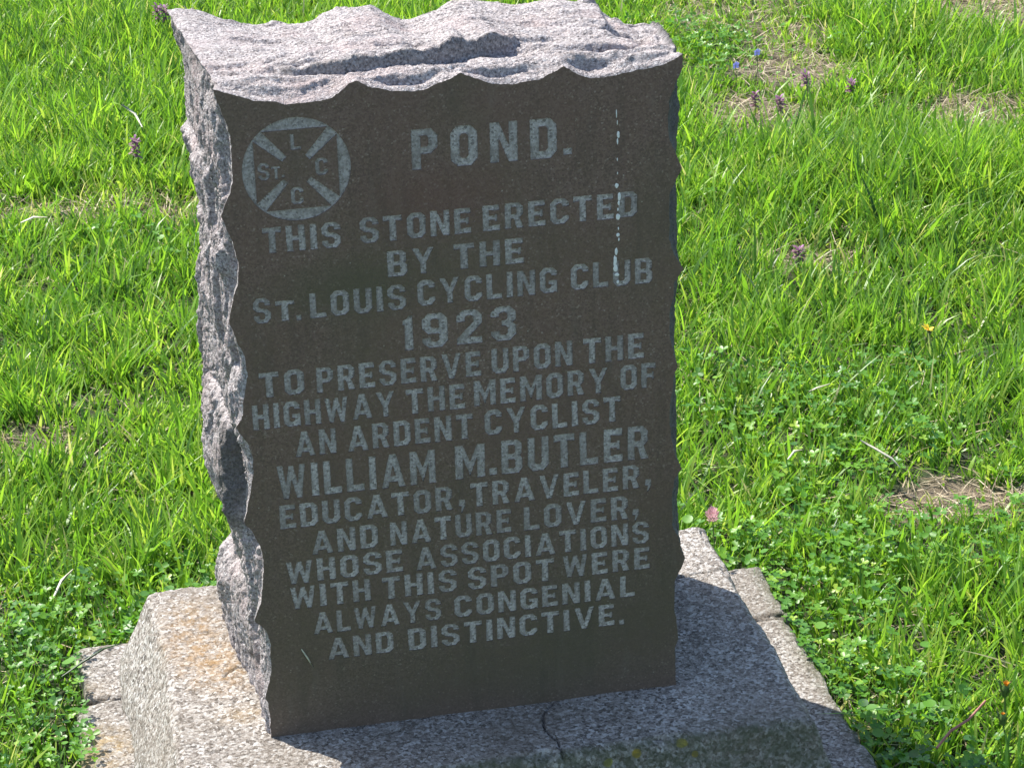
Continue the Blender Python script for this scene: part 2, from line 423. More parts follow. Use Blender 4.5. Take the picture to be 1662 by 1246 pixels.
# ================================================================ GROUND
GZ = -0.165
BARE = [  # worn or dead spots: x, y, rx, ry, strength
    (1.10, 0.655, 0.125, 0.065, 1.0), (1.22, 0.63, 0.11, 0.055, 0.75), (1.76, 2.33, 0.13, 0.13, 0.8), (1.48, 2.70, 0.13, 0.15, 0.80),
    (1.32, 2.40, 0.12, 0.16, 0.82), (1.185, 1.64, 0.10, 0.07, 0.7), (2.05, 3.05, 0.13, 0.20, 0.95), (1.54, 2.98, 0.12, 0.13, 0.55),
    (-0.24, 1.20, 0.08, 0.055, 0.65), (-0.12, 2.25, 0.20, 0.10, 0.6), (0.07, 2.21, 0.08, 0.07, 0.65), (1.5, 3.2, 0.2, 0.2, 0.5), (-0.36, 0.62, 0.05, 0.05, 0.5)]
def bare(x, y):
    b = np.zeros(np.shape(x))
    w = n2(x, y, 14, 3.3, 3) * 0.45
    for cx, cy, rx, ry, s in BARE:
        d = np.sqrt(((x - cx) / rx) ** 2 + ((y - cy) / ry) ** 2) + w
        b = np.maximum(b, s * sstep(1.25, 0.75, d))
    return b
def ground_z(x, y):
    z = GZ + 0.014 * n2(x, y, 1.6, 5.1, 2) + 0.006 * n2(x, y, 9, 1.1, 2)
    nearslab = sstep(0.25, 0.02, np.maximum(np.maximum(-0.21 - x, x - 0.74), np.maximum(-0.25 - y, y - 0.48)))
    return z * (1 - nearslab) + (GZ + 0.004) * nearslab

def build_ground():
    def axis(a, b, step, far):
        core = np.arange(a, b + step / 2, step)
        ext = []
        s = step; v = core[-1]
        while v < far:
            s *= 1.35; v += s; ext.append(v)
        lo = []
        s = step; v = core[0]
        while v > -far:
            s *= 1.35; v -= s; lo.append(v)
        return np.array(lo[::-1] + list(core) + ext)
    xs = axis(-1.2, 3.2, 0.025, 90); ys = axis(-0.6, 4.4, 0.025, 90)
    X, Y = np.meshgrid(xs, ys, indexing='ij')
    Z = ground_z(X, Y)
    far = sstep(6, 20, np.hypot(X, Y))
    Z = Z * (1 - far) + GZ * far
    o = mesh_np('ground', np.stack([X, Y, Z], -1).reshape(-1, 3), grid_faces(len(xs), len(ys)), mat=M_GROUND, attrs={'bare': bare(X, Y).ravel()})
    tag(o, kind='structure', label='lawn soil under the grass around the memorial')
build_ground()

# ================================================================ FOUNDATION AND PLINTH
def rounded_block(name, x0, x1, y0, y1, z0, z1, bat, r, amp, step, mat, parent, cracks=(), front_mix=0.0, seed=0.0, moss=None, edge_wave=0.0):
    """block with worn round arrises, sides flaring outwards by bat=(left,right,front,back)"""
    V = []; F = []; off = 0
    def ax(a, b, s):
        n = max(3, int(round((b - a) / s)) + 1)
        u = np.linspace(0, 1, n)
        return a + (b - a) * u
    X = ax(x0, x1, step); Y = ax(y0, y1, step); Z = ax(z0, z1, step * 1.2)
    def add(P, flip):
        nonlocal off
        nu, nv = P.shape[:2]
        f = grid_faces(nu, nv, off=off)
        if flip: f = f[:, ::-1]
        V.append(P.reshape(-1, 3)); F.append(f); off += nu * nv
    a, b = np.meshgrid(X, Y, indexing='ij'); add(np.stack([a, b, np.full_like(a, z1)], -1), False)
    a, b = np.meshgrid(X, Z, indexing='ij'); add(np.stack([a, np.full_like(a, y0), b], -1), False)
    a, b = np.meshgrid(X, Z, indexing='ij'); add(np.stack([a, np.full_like(a, y1), b], -1), True)
    a, b = np.meshgrid(Y, Z, indexing='ij'); add(np.stack([np.full_like(a, x0), a, b], -1), True)
    a, b = np.meshgrid(Y, Z, indexing='ij'); add(np.stack([np.full_like(a, x1), a, b], -1), False)
    P = np.concatenate(V); F = np.concatenate(F)
    lo = np.array([x0 + r, y0 + r, z0]); hi = np.array([x1 - r, y1 - r, z1 - r])
    q = np.clip(P, lo, hi)
    d = P - q
    L = np.linalg.norm(d, axis=1, keepdims=True)
    nrm = d / np.maximum(L, 1e-9)
    # soften: project onto round
    P = np.where(L > 1e-9, q + nrm * r, P)
    t = (z1 - P[:, 2]) / max(z1 - z0, 1e-6)
    P[:, 0] += np.where(P[:, 0] < (x0 + x1) / 2, -bat[0], bat[1]) * t * sstep(0, 1, np.abs(P[:, 0] - (x0 + x1) / 2) / ((x1 - x0) / 2))
    P[:, 1] += np.where(P[:, 1] < (y0 + y1) / 2, -bat[2], bat[3]) * t * sstep(0, 1, np.abs(P[:, 1] - (y0 + y1) / 2) / ((y1 - y0) / 2))
    nn = fbm(P * 9 + seed, 4) * amp + fbm(P * 45 + seed, 4) * amp * 0.55 + fbm(P * 160 + seed, 3) * amp * 0.28
    topness = np.clip(nrm[:, 2], 0, 1)
    sideness = np.sqrt(np.clip(1 - nrm[:, 2] ** 2, 0, 1))
    P += nrm * (nn * (0.35 + 1.1 * sideness))[:, None]
    if edge_wave:
        e = n2(P[:, 0], P[:, 1], 12, seed + 4, 3) * edge_wave
        P[:, 0] += nrm[:, 0] * e; P[:, 1] += nrm[:, 1] * e
        chip = np.clip(fbm(P * 38 + 8 + seed, 3) - 0.15, 0, 1) * sideness * topness * 2
        P -= nrm * (chip * edge_wave * 2.2)[:, None]
    crack = np.zeros(len(P))
    for line, wdt, dep in cracks:
        best = np.full(len(P), 9.0)
        px = P[:, 0] + 0.003 * n2(P[:, 0], P[:, 1] + P[:, 2], 120, 2)
        py = P[:, 1] - P[:, 2] * (1.0 if line[0][1] < 0.05 and False else 0.0) + 0.003 * n2(P[:, 1], P[:, 0], 120, 7)
        for (ax_, ay_), (bx_, by_) in zip(line[:-1], line[1:]):
            vx, vy = bx_ - ax_, by_ - ay_
            tt = np.clip(((px - ax_) * vx + (py - ay_) * vy) / (vx * vx + vy * vy), 0, 1)
            best = np.minimum(best, np.hypot(px - ax_ - tt * vx, py - ay_ - tt * vy))
        g = sstep(wdt, wdt * 0.35, best) * (np.abs(nrm[:, 1]) < 0.99)
        P[:, 2] -= g * dep * topness
        P[:, 1] += g * dep * np.clip(-nrm[:, 1], 0, 1)
        crack = np.maximum(crack, g * 0.6)
    ms = moss(P, nrm) if moss else np.zeros(len(P))
    return mesh_np(name, P, F, mat=mat, parent=parent, attrs={'crack': crack, 'moss': ms})

PX0, PX1, PY0, PY1 = -0.106, 0.636, -0.110, 0.388
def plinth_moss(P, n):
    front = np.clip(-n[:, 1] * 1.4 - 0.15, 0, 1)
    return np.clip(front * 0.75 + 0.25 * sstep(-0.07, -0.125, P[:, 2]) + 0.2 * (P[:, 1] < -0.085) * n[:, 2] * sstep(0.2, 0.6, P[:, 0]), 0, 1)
plinth = rounded_block('plinth', PX0, PX1, PY0, PY1, -0.125, 0.0, (0.05, 0.045, 0.045, 0.05), 0.009, 0.0042, 0.0022, M_PLINTH, None,
    cracks=[([(0.345, -0.005), (0.3265, -0.0277), (0.323, -0.0615), (0.331, -0.0899), (0.336, -0.16)], 0.0017, 0.004),
            ([(0.50, 0.252), (0.573, 0.2558), (0.5937, 0.2609), (0.6193, 0.2625), (0.66, 0.266)], 0.0020, 0.004),
            ([(-0.004, 0.170), (-0.0165, 0.167), (-0.030, 0.161), (-0.034, 0.150)], 0.0022, 0.003)],
    seed=1.0, moss=plinth_moss, edge_wave=0.006)
tag(plinth, 'rough battered granite plinth block carrying the inscribed memorial stone', 'plinth')
slabs = tag(empty('foundation', (0, 0, GZ)), 'flat granite footing slabs just above the turf, under the plinth', 'foundation')
def slab_moss(P, n):
    e = np.maximum(np.maximum(-0.195 - P[:, 0], P[:, 0] - 0.72), 0) * 60
    return np.clip(e, 0, 1) * 0.6
zl = -GZ
for args in ((-0.214, 0.742, -0.245, 0.338, 2.2), (-0.210, 0.748, 0.3415, 0.482, 7.7)):
    sb = rounded_block('slab', args[0], args[1], args[2], args[3], -0.20, -0.127, (0.0, 0.0, 0.0, 0.0), 0.007, 0.0035, 0.004, M_SLAB, None, seed=args[4], moss=slab_moss, edge_wave=0.012)
    sb.parent = slabs
    sb.matrix_parent_inverse = Matrix.Translation((0, 0, zl))

# ================================================================ MEMORIAL STONE
stone = tag(empty('memorial_stone', (0.25, 0.14, 0.0)), 'upright rock-pitched pinkish granite memorial stone with dark inscribed front face', 'memorial stone')
INV = Matrix.Translation((-0.25, -0.14, 0.0))
def under(o, p=None):
    o.parent = p or stone
    o.matrix_parent_inverse = INV
    return o

def resample(pts, n, endpoint=True):
    p = np.array(pts, dtype=float)
    s = np.concatenate([[0], np.cumsum(np.hypot(*np.diff(p, axis=0).T))])
    u = np.linspace(0, s[-1], n, endpoint=endpoint)
    return np.stack([np.interp(u, s, p[:, 0]), np.interp(u, s, p[:, 1])], -1)
NL, NTP, NR = 360, 250, 360
cTL, cTR = (-0.0032, 0.7985), (0.5035, 0.7935)
L0 = resample([(0.0059, -0.004)] + LEFT0[:-1] + [cTL], NL, False)
T0 = resample([cTL] + TOP0[1:] + [cTR], NTP, False)
R0 = resample([cTR] + RIGHT0[1:-1] + [(0.4993, -0.004)], NR, True)
front = np.concatenate([L0, T0, R0])
NS = len(front)
# little nicks along the arris
tan = np.gradient(front, axis=0); tan /= np.linalg.norm(tan, axis=1, keepdims=True)
nrm2 = np.stack([-tan[:, 1], tan[:, 0]], -1)            # outward for a clockwise path
k = fbm(np.stack([front[:, 0] * 55, front[:, 1] * 55, np.zeros(NS)], -1), 5, 0.62) * 0.0034
k *= np.minimum(1, np.minimum(np.arange(NS), NS - 1 - np.arange(NS)) / 6.0)
front = front + nrm2 * k[:, None]

def build_body():
    NY = 165
    sil_l_z = np.array([0, 0.05] + [p[1] for p in SILL] + [0.80]); sil_l_x = np.array([-0.021, -0.027] + [p[0] for p in SILL] + [-0.030])
    o_ = np.argsort(sil_l_z); sil_l_z, sil_l_x = sil_l_z[o_], sil_l_x[o_]
    sx = np.array([-0.031] + [p[0] for p in SILT] + [0.545]); sz = np.array([0.806] + [p[1] for p in SILT] + [0.745])
    # spur-to-spur hull just behind the face
    lh_z = np.array([0, .055, .159, .289, .407, .533, .656, .79]); lh_x = np.array([.003, -.001, -.005, -.011, -.010, -.0095, -.0095, -.007])
    rh_z = np.array([0, .065, .174, .292, .425, .542, .664, .79]); rh_x = np.array([.500, .502, .509, .504, .500, .505, .503, .504])
    th_x = np.array([-.005, .148, .26, .3716, .44, .5035]); th_z = np.array([.802, .801, .800, .799, .797, .8005])
    u_l = np.linspace(0, 1, NL, endpoint=False); u_t = np.linspace(0, 1, NTP, endpoint=False); u_r = np.linspace(0, 1, NR)
    zl = front[:NL, 1]; xt = front[NL:NL + NTP, 0]; zr = front[NL + NTP:, 1]
    hull = np.concatenate([np.stack([np.interp(zl, lh_z, lh_x), zl], -1), np.stack([xt, np.interp(xt, th_x, th_z)], -1), np.stack([np.interp(zr, rh_z, rh_x), zr], -1)])
    bz = zl / 0.7985 * 0.806
    xb = -0.031 + (xt + 0.0032) / 0.5067 * (0.545 + 0.031)
    zrb = zr / 0.7935 * 0.745
    back = np.concatenate([np.stack([np.interp(bz, sil_l_z, sil_l_x), bz], -1), np.stack([xb, np.interp(xb, sx, sz)], -1),
                           np.stack([0.548 + 0 * zrb - 0.004 * np.sin(zrb * 9), zrb], -1)])
    tb = np.linspace(0, 1, NY) ** 1.15
    Y = tb * 0.29
    P = np.zeros((NS, NY, 3))
    seg = np.concatenate([np.zeros(NL), np.ones(NTP), np.full(NR, 2)]).astype(int)
    s_arc = np.concatenate([[0], np.cumsum(np.hypot(*np.diff(hull, axis=0).T))])
    for j, y in enumerate(Y):
        ys = 0.030 + 0.018 * (vnoise(np.stack([s_arc * 11, np.zeros(NS), np.full(NS, 3.0)], -1)))
        ys = np.where(seg == 1, ys * 0.7, ys)
        w0 = np.clip(1 - y / ys, 0, 1) ** 1.25
        w1 = np.where(seg == 0, sstep(0.10, 0.25, y), np.clip((y - 0.02) / 0.26, 0, 1))
        base = hull * (1 - w1)[:, None] + back * w1[:, None]
        p = base * (1 - w0)[:, None] + front * w0[:, None]
        P[:, j, 0] = p[:, 0]; P[:, j, 2] = p[:, 1]; P[:, j, 1] = y
    Yg = np.broadcast_to(Y[None, :], (NS, NY))
    Sg = np.broadcast_to(s_arc[:, None], (NS, NY))
    # outward direction in the x-z plane, blended round the top corners
    a = np.zeros(NS); 
    sl_, sr_ = s_arc[NL], s_arc[NL + NTP]
    ang = np.where(s_arc < (sl_ + sr_) / 2, 180 - 90 * sstep(sl_ - 0.03, sl_ + 0.03, s_arc), 90 - 90 * sstep(sr_ - 0.03, sr_ + 0.03, s_arc))
    N = np.stack([np.cos(np.radians(ang)), np.zeros(NS), np.sin(np.radians(ang))], -1)[:, None, :]
    fade = sstep(0.0, 0.012, Yg)
    # layered spalls: surface sinks towards the back and snaps out again, faces of the steps look forward
    D = np.zeros((NS, NY))
    for (f, amp, ss, sd) in ((17, 0.0095, 6, 1.0), (37, 0.0036, 10, 5.0), (83, 0.0012, 20, 9.0)):
        q = np.stack([Sg * ss, Yg * ss * 1.6, np.full_like(Sg, sd)], -1)
        ph = Yg * f + fbm(q, 3) * 1.6
        m = np.clip(fbm(q * 0.8 + 31, 3) * 1.9 + 0.35, 0, 1)
        fr = ph - np.floor(ph)
        saw = np.where(fr < 0.86, fr / 0.86, 1 - (fr - 0.86) / 0.14)
        D -= amp * m * saw
    D += fbm(np.stack([Sg * 22, Yg * 38, np.full_like(Sg, 2.2)], -1), 5, 0.55) * 0.0042
    warp_ = 0.5 * fbm(np.stack([Sg * 14, Yg * 14, np.full_like(Sg, 3.6)], -1), 2)
    ang_ = 1 - np.abs(fbm(np.stack([Sg * 9 + warp_, Yg * 62 + warp_ * 3, np.full_like(Sg, 6.6)], -1), 4, 0.55)) * 3.0
    onT = (seg == 1)[:, None]
    D += (np.clip(ang_, -0.4, 1) - 0.35) * np.where(onT, 0.0016, 0.0046)
    cell = fbm(np.stack([Sg * 8 + warp_, Yg * 34 + warp_, np.full_like(Sg, 12.0)], -1), 3)
    D += (np.round(cell * 5) / 5 - cell * 0.6) * np.where(onT, 0.006, 0.013)
    D -= np.where(seg == 0, 0.002, 0.0)[:, None]
    D += fbm(np.stack([Sg * 160, Yg * 240, np.full_like(Sg, 4.2)], -1), 3, 0.6) * 0.0013
    z = P[..., 2]; x = P[..., 0]
    L = (seg == 0)[:, None]; T = (seg == 1)[:, None]; R = (seg == 2)[:, None]
    # the big shaded pocket low on the left side and two slimmer ones
    def pocket(zc, hz, y0, y1, dep, sk=0.0):
        yy = Yg - sk * (z - zc)
        e = np.clip(1 - ((z - zc) / hz) ** 2, 0, 1) ** 0.5
        r = np.clip((yy - y0) / (y1 - y0), 0, 1)
        back_ = 1 - sstep(y1, y1 + 0.007, yy)
        return -dep * e * r * back_ * L
    def ledge(zc, hz, yr, inn, outw, sk=0.0, wr=0.010):
        yy = Yg - sk * (z - zc) + 0.006 * n2(z, Yg * 0, 40, 3.1, 3)
        e = np.clip(1 - ((z - zc + 0.006 * n2(Yg, z * 0, 50, 1.0, 2)) / hz) ** 2, 0, 1) ** 0.35
        st = sstep(yr, yr + wr, yy)
        return e * L * (-inn * sstep(0.004, 0.018, Yg) * (1 - st) + outw * st * (1 - sstep(0.17, 0.26, Yg)))
    D = np.where(L, D * 1.15, np.where(R, D * 0.55, D * 1.1))
    D += ledge(0.315, 0.068, 0.050, 0.011, 0.015, 0.12)
    SHADE = 0.72 * L * sstep(1.0, 0.75, np.abs((z - 0.318) / 0.066)) * sstep(0.038, 0.052, Yg) * sstep(0.085, 0.070, Yg)  # shade on the pocket's forward riser, painted into the colour
    D += ledge(0.525, 0.055, 0.085, 0.006, 0.007, 0.0, 0.006)
    D += ledge(0.640, 0.032, 0.100, 0.006, 0.005, 0.1, 0.005)
    D += ledge(0.595, 0.022, 0.026, 0.006, 0.000, 0.0, 0.004)
    D += ledge(0.705, 0.030, 0.022, 0.006, 0.000, 0.0, 0.004)
    D += ledge(0.480, 0.030, 0.026, 0.005, 0.000, 0.0, 0.004)
    D += ledge(0.260, 0.025, 0.026, 0.006, 0.000, 0.0, 0.004)
    D += ledge(0.110, 0.028, 0.022, 0.006, 0.000, 0.0, 0.004)
    D += ledge(0.100, 0.06, 0.11, 0.008, 0.0, 0.3, 0.006)
    # small ledges with the same look on top
    def tledge(xc, hx, yr, dz, wr=0.004, fall=0.03):
        yy = Yg + 0.004 * n2(x, x * 0, 70, 3.1 + xc, 3)
        e = np.clip(1 - ((x - xc) / hx) ** 2, 0, 1) ** 0.5
        return T * e * (-dz * sstep(yr - fall, yr, yy) * (1 - sstep(yr, yr + wr, yy)))
    D += tledge(.07, .03, .028, .006, .004, .014) + tledge(.10, .035, .060, .006) + tledge(.19, .05, .013, .004, .003, .008) + tledge(.215, .035, .085, .006) + tledge(.30, .05, .012, .005, .003, .008)
    D += tledge(.345, .03, .075, .005) + tledge(.41, .035, .016, .006, .004, .01) + tledge(.44, .03, .055, .008) + tledge(.475, .03, .150, .016, .006, .06) + tledge(.17, .06, .16, .005) + tledge(.33, .05, .17, .005) + tledge(.06, .03, .18, .005)
    # crevice running along the top
    yc = np.interp(x, [0.03, .065, .0888, .1395, .1802, .2018, .236, .2784, .3084, .3388, .40], [0.045, .052, .043, .034, .034, .040, .0455, .056, .0705, .085, .10])
    yc = yc + 0.0035 * n2(x, x * 0, 60, 3, 3)
    hgt = np.interp(x, [0.04, 0.08, .12, .19, .22, .26, .30, .34, .40], [0, 0.015, 0.020, 0.015, 0.020, 0.029, 0.023, 0.011, 0])
    hgt = hgt * (0.85 + 0.5 * n2(x, x * 0, 45, 9, 3)) + 0.003 * n2(x, Yg, 90, 6, 3) * (hgt > 0.004)
    up = sstep(0, 0.004, Yg - yc) * np.clip(1 - (Yg - yc) / 0.17, 0, 1)
    trough = -0.35 * hgt * np.exp(-np.clip(yc - Yg, 0, 1) / 0.012) * (Yg < yc)
    D += np.where(T, hgt * up * 0.85 + trough, 0)
    # broken notch behind the right-hand top corner
    notch = sstep(0.035, 0.05, Yg) * sstep(0.462, 0.480, x) * (1 - sstep(0.20, 0.23, Yg) * 0.5)
    D += np.where(T, -0.017 * notch * (0.7 + 0.6 * n2(x, Yg, 55, 2, 3)), 0)
    SHADE = SHADE + 0.30 * T * (hgt > 0.009) * sstep(-0.002, 0.001, Yg - yc) * sstep(0.008, 0.004, Yg - yc)  # shade on the crevice riser deepened by colour
    D -= 0.0045 * np.exp(-((Sg - sl_) / 0.035) ** 2) + 0.7 * np.clip(D, 0, 1) * np.exp(-((Sg - sl_) / 0.035) ** 2)
    P = P + N * (D * fade)[..., None]
    # forward/backward wander so that the rows do not look ruled
    P[..., 1] += fade * 0.004 * fbm(np.stack([Sg * 30, Yg * 30, np.full_like(Sg, 8.8)], -1), 3)
    # contact with the plinth: the left foot draws back
    V = P.reshape(-1, 3)
    F = grid_faces(NS, NY)
    # back wall, closing towards its centre in rings
    nb = 14
    cen = np.array([0.26, 0.295, 0.38])
    edge = P[:, -1, :]
    rings = [edge]
    for q in range(1, nb + 1):
        r = edge + (cen - edge) * (q / nb)
        r = r.copy(); r[:, 1] = 0.29 + 0.018 * np.sin(q / nb * 1.57) + 0.010 * fbm(r * 14, 4)
        rings.append(r)
    B = np.stack(rings, 1)
    off = len(V)
    V = np.concatenate([V, B.reshape(-1, 3)])
    F = np.concatenate([F, grid_faces(NS, nb + 1, off=off)])
    shade_v = np.zeros(len(V)); shade_v[:off] = np.clip(np.where(R, 0.8, 0.0) * np.ones((1, NY)) + SHADE, 0, 1).ravel()  # whole right side coloured darker to stand in for its shade
    o = mesh_np('stone_body', V, F[:, ::-1], mat=M_ROCK, attrs={'shade_tint': shade_v})
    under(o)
build_body()

# ---- block alphabet: unit height, chamfered corners, as cut on the stone
S_, B_, CH, CI = 0.24, 0.20, 0.17, 0.06
def octo(w, z0=0.0, z1=1.0, c=CH): return [(c, z0), (w - c, z0), (w, z0 + c), (w, z1 - c), (w - c, z1), (c, z1), (0, z1 - c), (0, z0 + c)]
def glyphs():
    G = {}
    w = 0.70; s = S_; b = B_; c = CH; i = CI
    G['I'] = (s + .02, [[(0, 0), (s + .02, 0), (s + .01, 1), (0.01, 1)]])
    G['1'] = (.27, [[(.03, 0), (.27, 0), (.27, 1), (.17, 1), (.12, .92), (0, .86), (0, .72), (.05, .74)]])
    G['L'] = (.62, [[(0, 0), (.62, 0), (.62, b + .02), (s, b), (s, 1), (0, 1)]])
    G['T'] = (w, [[(w/2 - s/2 - .01, 0), (w/2 + s/2 + .01, 0), (w/2 + s/2, 1 - b), (w, 1 - b - .03), (w, 1), (0, 1), (0, 1 - b - .03), (w/2 - s/2, 1 - b)]])
    G['H'] = (w, [[(0, 0), (s, 0), (s, .42), (w - s, .42), (w - s, 0), (w, 0), (w, 1), (w - s, 1), (w - s, .6), (s, .6), (s, 1), (0, 1)]])
    G['E'] = (.64, [[(0, 0), (.64, 0), (.64, b + .03), (s, b), (s, .42), (.44, .42), (.44, .36), (.54, .36), (.54, .64), (.44, .64), (.44, .59), (s, .59), (s, 1 - b), (.62, 1 - b - .03), (.62, 1), (0, 1)]])
    G['F'] = (.62, [[(0, 0), (s, 0), (s, .40), (.44, .40), (.44, .34), (.53, .34), (.53, .64), (.44, .64), (.44, .58), (s, .58), (s, 1 - b), (.62, 1 - b - .03), (.62, 1), (0, 1)]])
    G['O'] = (w, [octo(w), [(s + i, b), (w - s - i, b), (w - s, b + i), (w - s, 1 - b - i), (w - s - i, 1 - b), (s + i, 1 - b), (s, 1 - b - i), (s, b + i)]])
    G['D'] = (w, [[(0, 0), (w - c, 0), (w, c), (w, 1 - c), (w - c, 1), (0, 1)], [(s, b), (w - s - i, b), (w - s, b + i), (w - s, 1 - b - i), (w - s - i, 1 - b), (s, 1 - b)]])
    G['C'] = (w, [[(c, 0), (w - c, 0), (w, c), (w, .33), (w - s, .33), (w - s, b + i), (w - s - i, b), (s + i, b), (s, b + i), (s, 1 - b - i), (s + i, 1 - b), (w - s - i, 1 - b), (w - s, 1 - b - i), (w - s, .68), (w, .68), (w, 1 - c), (w - c, 1), (c, 1), (0, 1 - c), (0, c)]])
    G['G'] = (w, [[(c, 0), (w - c, 0), (w - .1, .05), (w, 0), (w, .50), (w * .5, .50), (w * .5, .34), (w - s, .34), (w - s, b + i), (w - s - i, b), (s + i, b), (s, b + i), (s, 1 - b - i), (s + i, 1 - b), (w - s - i, 1 - b), (w - s, 1 - b - i), (w - s, .68), (w, .68), (w, 1 - c), (w - c, 1), (c, 1), (0, 1 - c), (0, c)]])
    G['U'] = (w, [[(c, 0), (w - c, 0), (w, c), (w, 1), (w - s, 1), (w - s, b + i), (w - s - i, b), (s + i, b), (s, b + i), (s, 1), (0, 1), (0, c)]])
    G['P'] = (w - .02, [[(0, 0), (s, 0), (s, .38), (w - c - .02, .38), (w - .02, .38 + c), (w - .02, 1 - c), (w - c - .02, 1), (0, 1)], [(s, .56), (w - s - i, .56), (w - s - .02, .56 + i), (w - s - .02, .83 - i), (w - s - i, .83), (s, .83)]])
    G['R'] = (w, [[(0, 0), (s, 0), (s, .38), (.33, .38), (w - s - .02, 0), (w, 0), (w - .16, .40), (w - .02, .38 + c - .02), (w - .02, 1 - c), (w - c - .02, 1), (0, 1)], [(s, .56), (w - s - i, .56), (w - s - .02, .56 + i), (w - s - .02, .83 - i), (w - s - i, .83), (s, .83)]])
    G['B'] = (w, [[(0, 0), (w - c * .8, 0), (w, c * .8), (w, .42), (w - .07, .51), (w - .02, .60), (w - .02, 1 - c * .8), (w - c * .8 - .02, 1), (0, 1)], [(s, .16), (w - s - .03, .16), (w - s, .20), (w - s, .38), (w - s - .03, .42), (s, .42)], [(s, .59), (w - s - .04, .59), (w - s - .01, .63), (w - s - .01, .80), (w - s - .04, .84), (s, .84)]])
    G['N'] = (w + .02, [[(0, 0), (s - .01, 0), (s - .01, .60), (w + .02 - s, 0), (w + .02, 0), (w + .02, 1), (w + .03 - s, 1), (w + .03 - s, .42), (s, 1), (0, 1)]])
    G['M'] = (.90, [[(0, 0), (s, 0), (s, .60), (.45, .06), (.90 - s, .60), (.90 - s, 0), (.90, 0), (.90, 1), (.90 - s, 1), (.45, .50), (s, 1), (0, 1)]])
    G['W'] = (.98, [[(.17, 0), (.34, 0), (.49, .55), (.64, 0), (.81, 0), (.98, 1), (.78, 1), (.70, .44), (.57, .98), (.41, .98), (.28, .44), (.20, 1), (0, 1)]])
    G['A'] = (.84, [[(0, 0), (.23, 0), (.27, .17), (.57, .17), (.61, 0), (.84, 0), (.54, 1), (.30, 1)], [(.33, .35), (.42, .66), (.51, .35)]])
    G['V'] = (.80, [[(.30, 0), (.50, 0), (.80, 1), (.58, 1), (.40, .34), (.22, 1), (0, 1)]])
    G['Y'] = (.80, [[(.29, 0), (.51, 0), (.51, .42), (.80, 1), (.57, 1), (.40, .62), (.23, 1), (0, 1), (.29, .42)]])
    G['S'] = (w, [[(c, 0), (w - c, 0), (w, c), (w, .42), (w - c, .57), (s + i, .60), (s, .66), (s, .80), (s + i, .84), (w - s - i, .84), (w - s, .80), (w - s, .70), (w, .70), (w, 1 - c), (w - c, 1), (c, 1), (0, 1 - c), (0, .58), (c, .44), (w - s - i, .41), (w - s, .36), (w - s, .20), (w - s - i, .16), (s + i, .16), (s, .20), (s, .31), (0, .31), (0, c)]])
    G['2'] = (w, [[(0, 0), (w, 0), (w, .2), (.32, .2), (w, .58), (w, 1 - c), (w - c, 1), (c, 1), (0, 1 - c), (0, .66), (s, .66), (s, .78), (s + i, .83), (w - s - i, .83), (w - s, .78), (w - s, .64), (0, .18)]])
    G['3'] = (w, [[(c, 0), (w - c, 0), (w, c), (w, .42), (w - .09, .51), (w, .60), (w, 1 - c), (w - c, 1), (c, 1), (0, 1 - c), (0, .70), (s, .70), (s, .78), (s + i, .83), (w - s - i, .83), (w - s, .78), (w - s, .64), (w - s - i, .59), (.30, .59), (.30, .43), (w - s - i, .43), (w - s, .38), (w - s, .22), (w - s - i, .17), (s + i, .17), (s, .22), (s, .30), (0, .30), (0, c)]])
    G['9'] = (w, [[(c, 0), (w - c, 0), (w, c), (w, 1 - c), (w - c, 1), (c, 1), (0, 1 - c), (0, .40 + c), (c, .40), (w - s, .40), (w - s, .22), (w - s - i, .17), (s + i, .17), (s, .22), (s, .30), (0, .30), (0, c)], [(s + i, .57), (w - s, .57), (w - s, .78), (w - s - i, .83), (s + i, .83), (s, .78), (s, .62)]])
    G['.'] = (1.0, [[(0.05, 0), (.95, 0), (1.0, 1.0), (0, .95)]])
    G[','] = (1.0, [[(.30, -.45), (.55, -.40), (1.0, .30), (1.0, 1.0), (.05, 1.0), (0, .30), (.45, .25)]])
    return G
GL = glyphs()
rl = random.Random(5)
def place_glyph(ch, x, z, sx, sz):
    loops = []
    tilt = rl.uniform(-0.012, 0.012)
    for lp in GL[ch][1]:
        pts = []
        n = len(lp)
        for a in range(n):
            p, q = lp[a], lp[(a + 1) % n]
            dx, dz = (q[0] - p[0]) * sx, (q[1] - p[1]) * sz
            m = max(1, int(math.hypot(dx, dz) / 0.0022))
            for t in range(m):
                u = t / m
                X = x + (p[0] + (q[0] - p[0]) * u) * sx
                Z = z + (p[1] + (q[1] - p[1]) * u) * sz
                e = 0.00028 if t else 0.00018
                pts.append((X + tilt * (Z - z) + rl.uniform(-e, e), Z + rl.uniform(-e, e)))
        loops.append(pts)
    return loops
items = []          # (name, loops)
for text, xa, xb, z, h in WORDS:
    if text in '.,':
        items.append(('punctuation_mark', place_glyph(text, xa, z, xb - xa, h)))
        continue
    ws = [GL[c_][0] for c_ in text]
    gap = 0.17 if len(text) > 1 else 0
    if text == 'POND': gap = 0.32
    if text == '1923': gap = 0.24
    tot = sum(ws) + gap * (len(text) - 1)
    k_ = (xb - xa) / tot
    x = xa
    for c_, w_ in zip(text, ws):
        items.append(('letter' if c_.isalpha() else 'numeral', place_glyph(c_, x, z + rl.uniform(-.0004, .0004), k_, h)))
        x += (w_ + gap) * k_
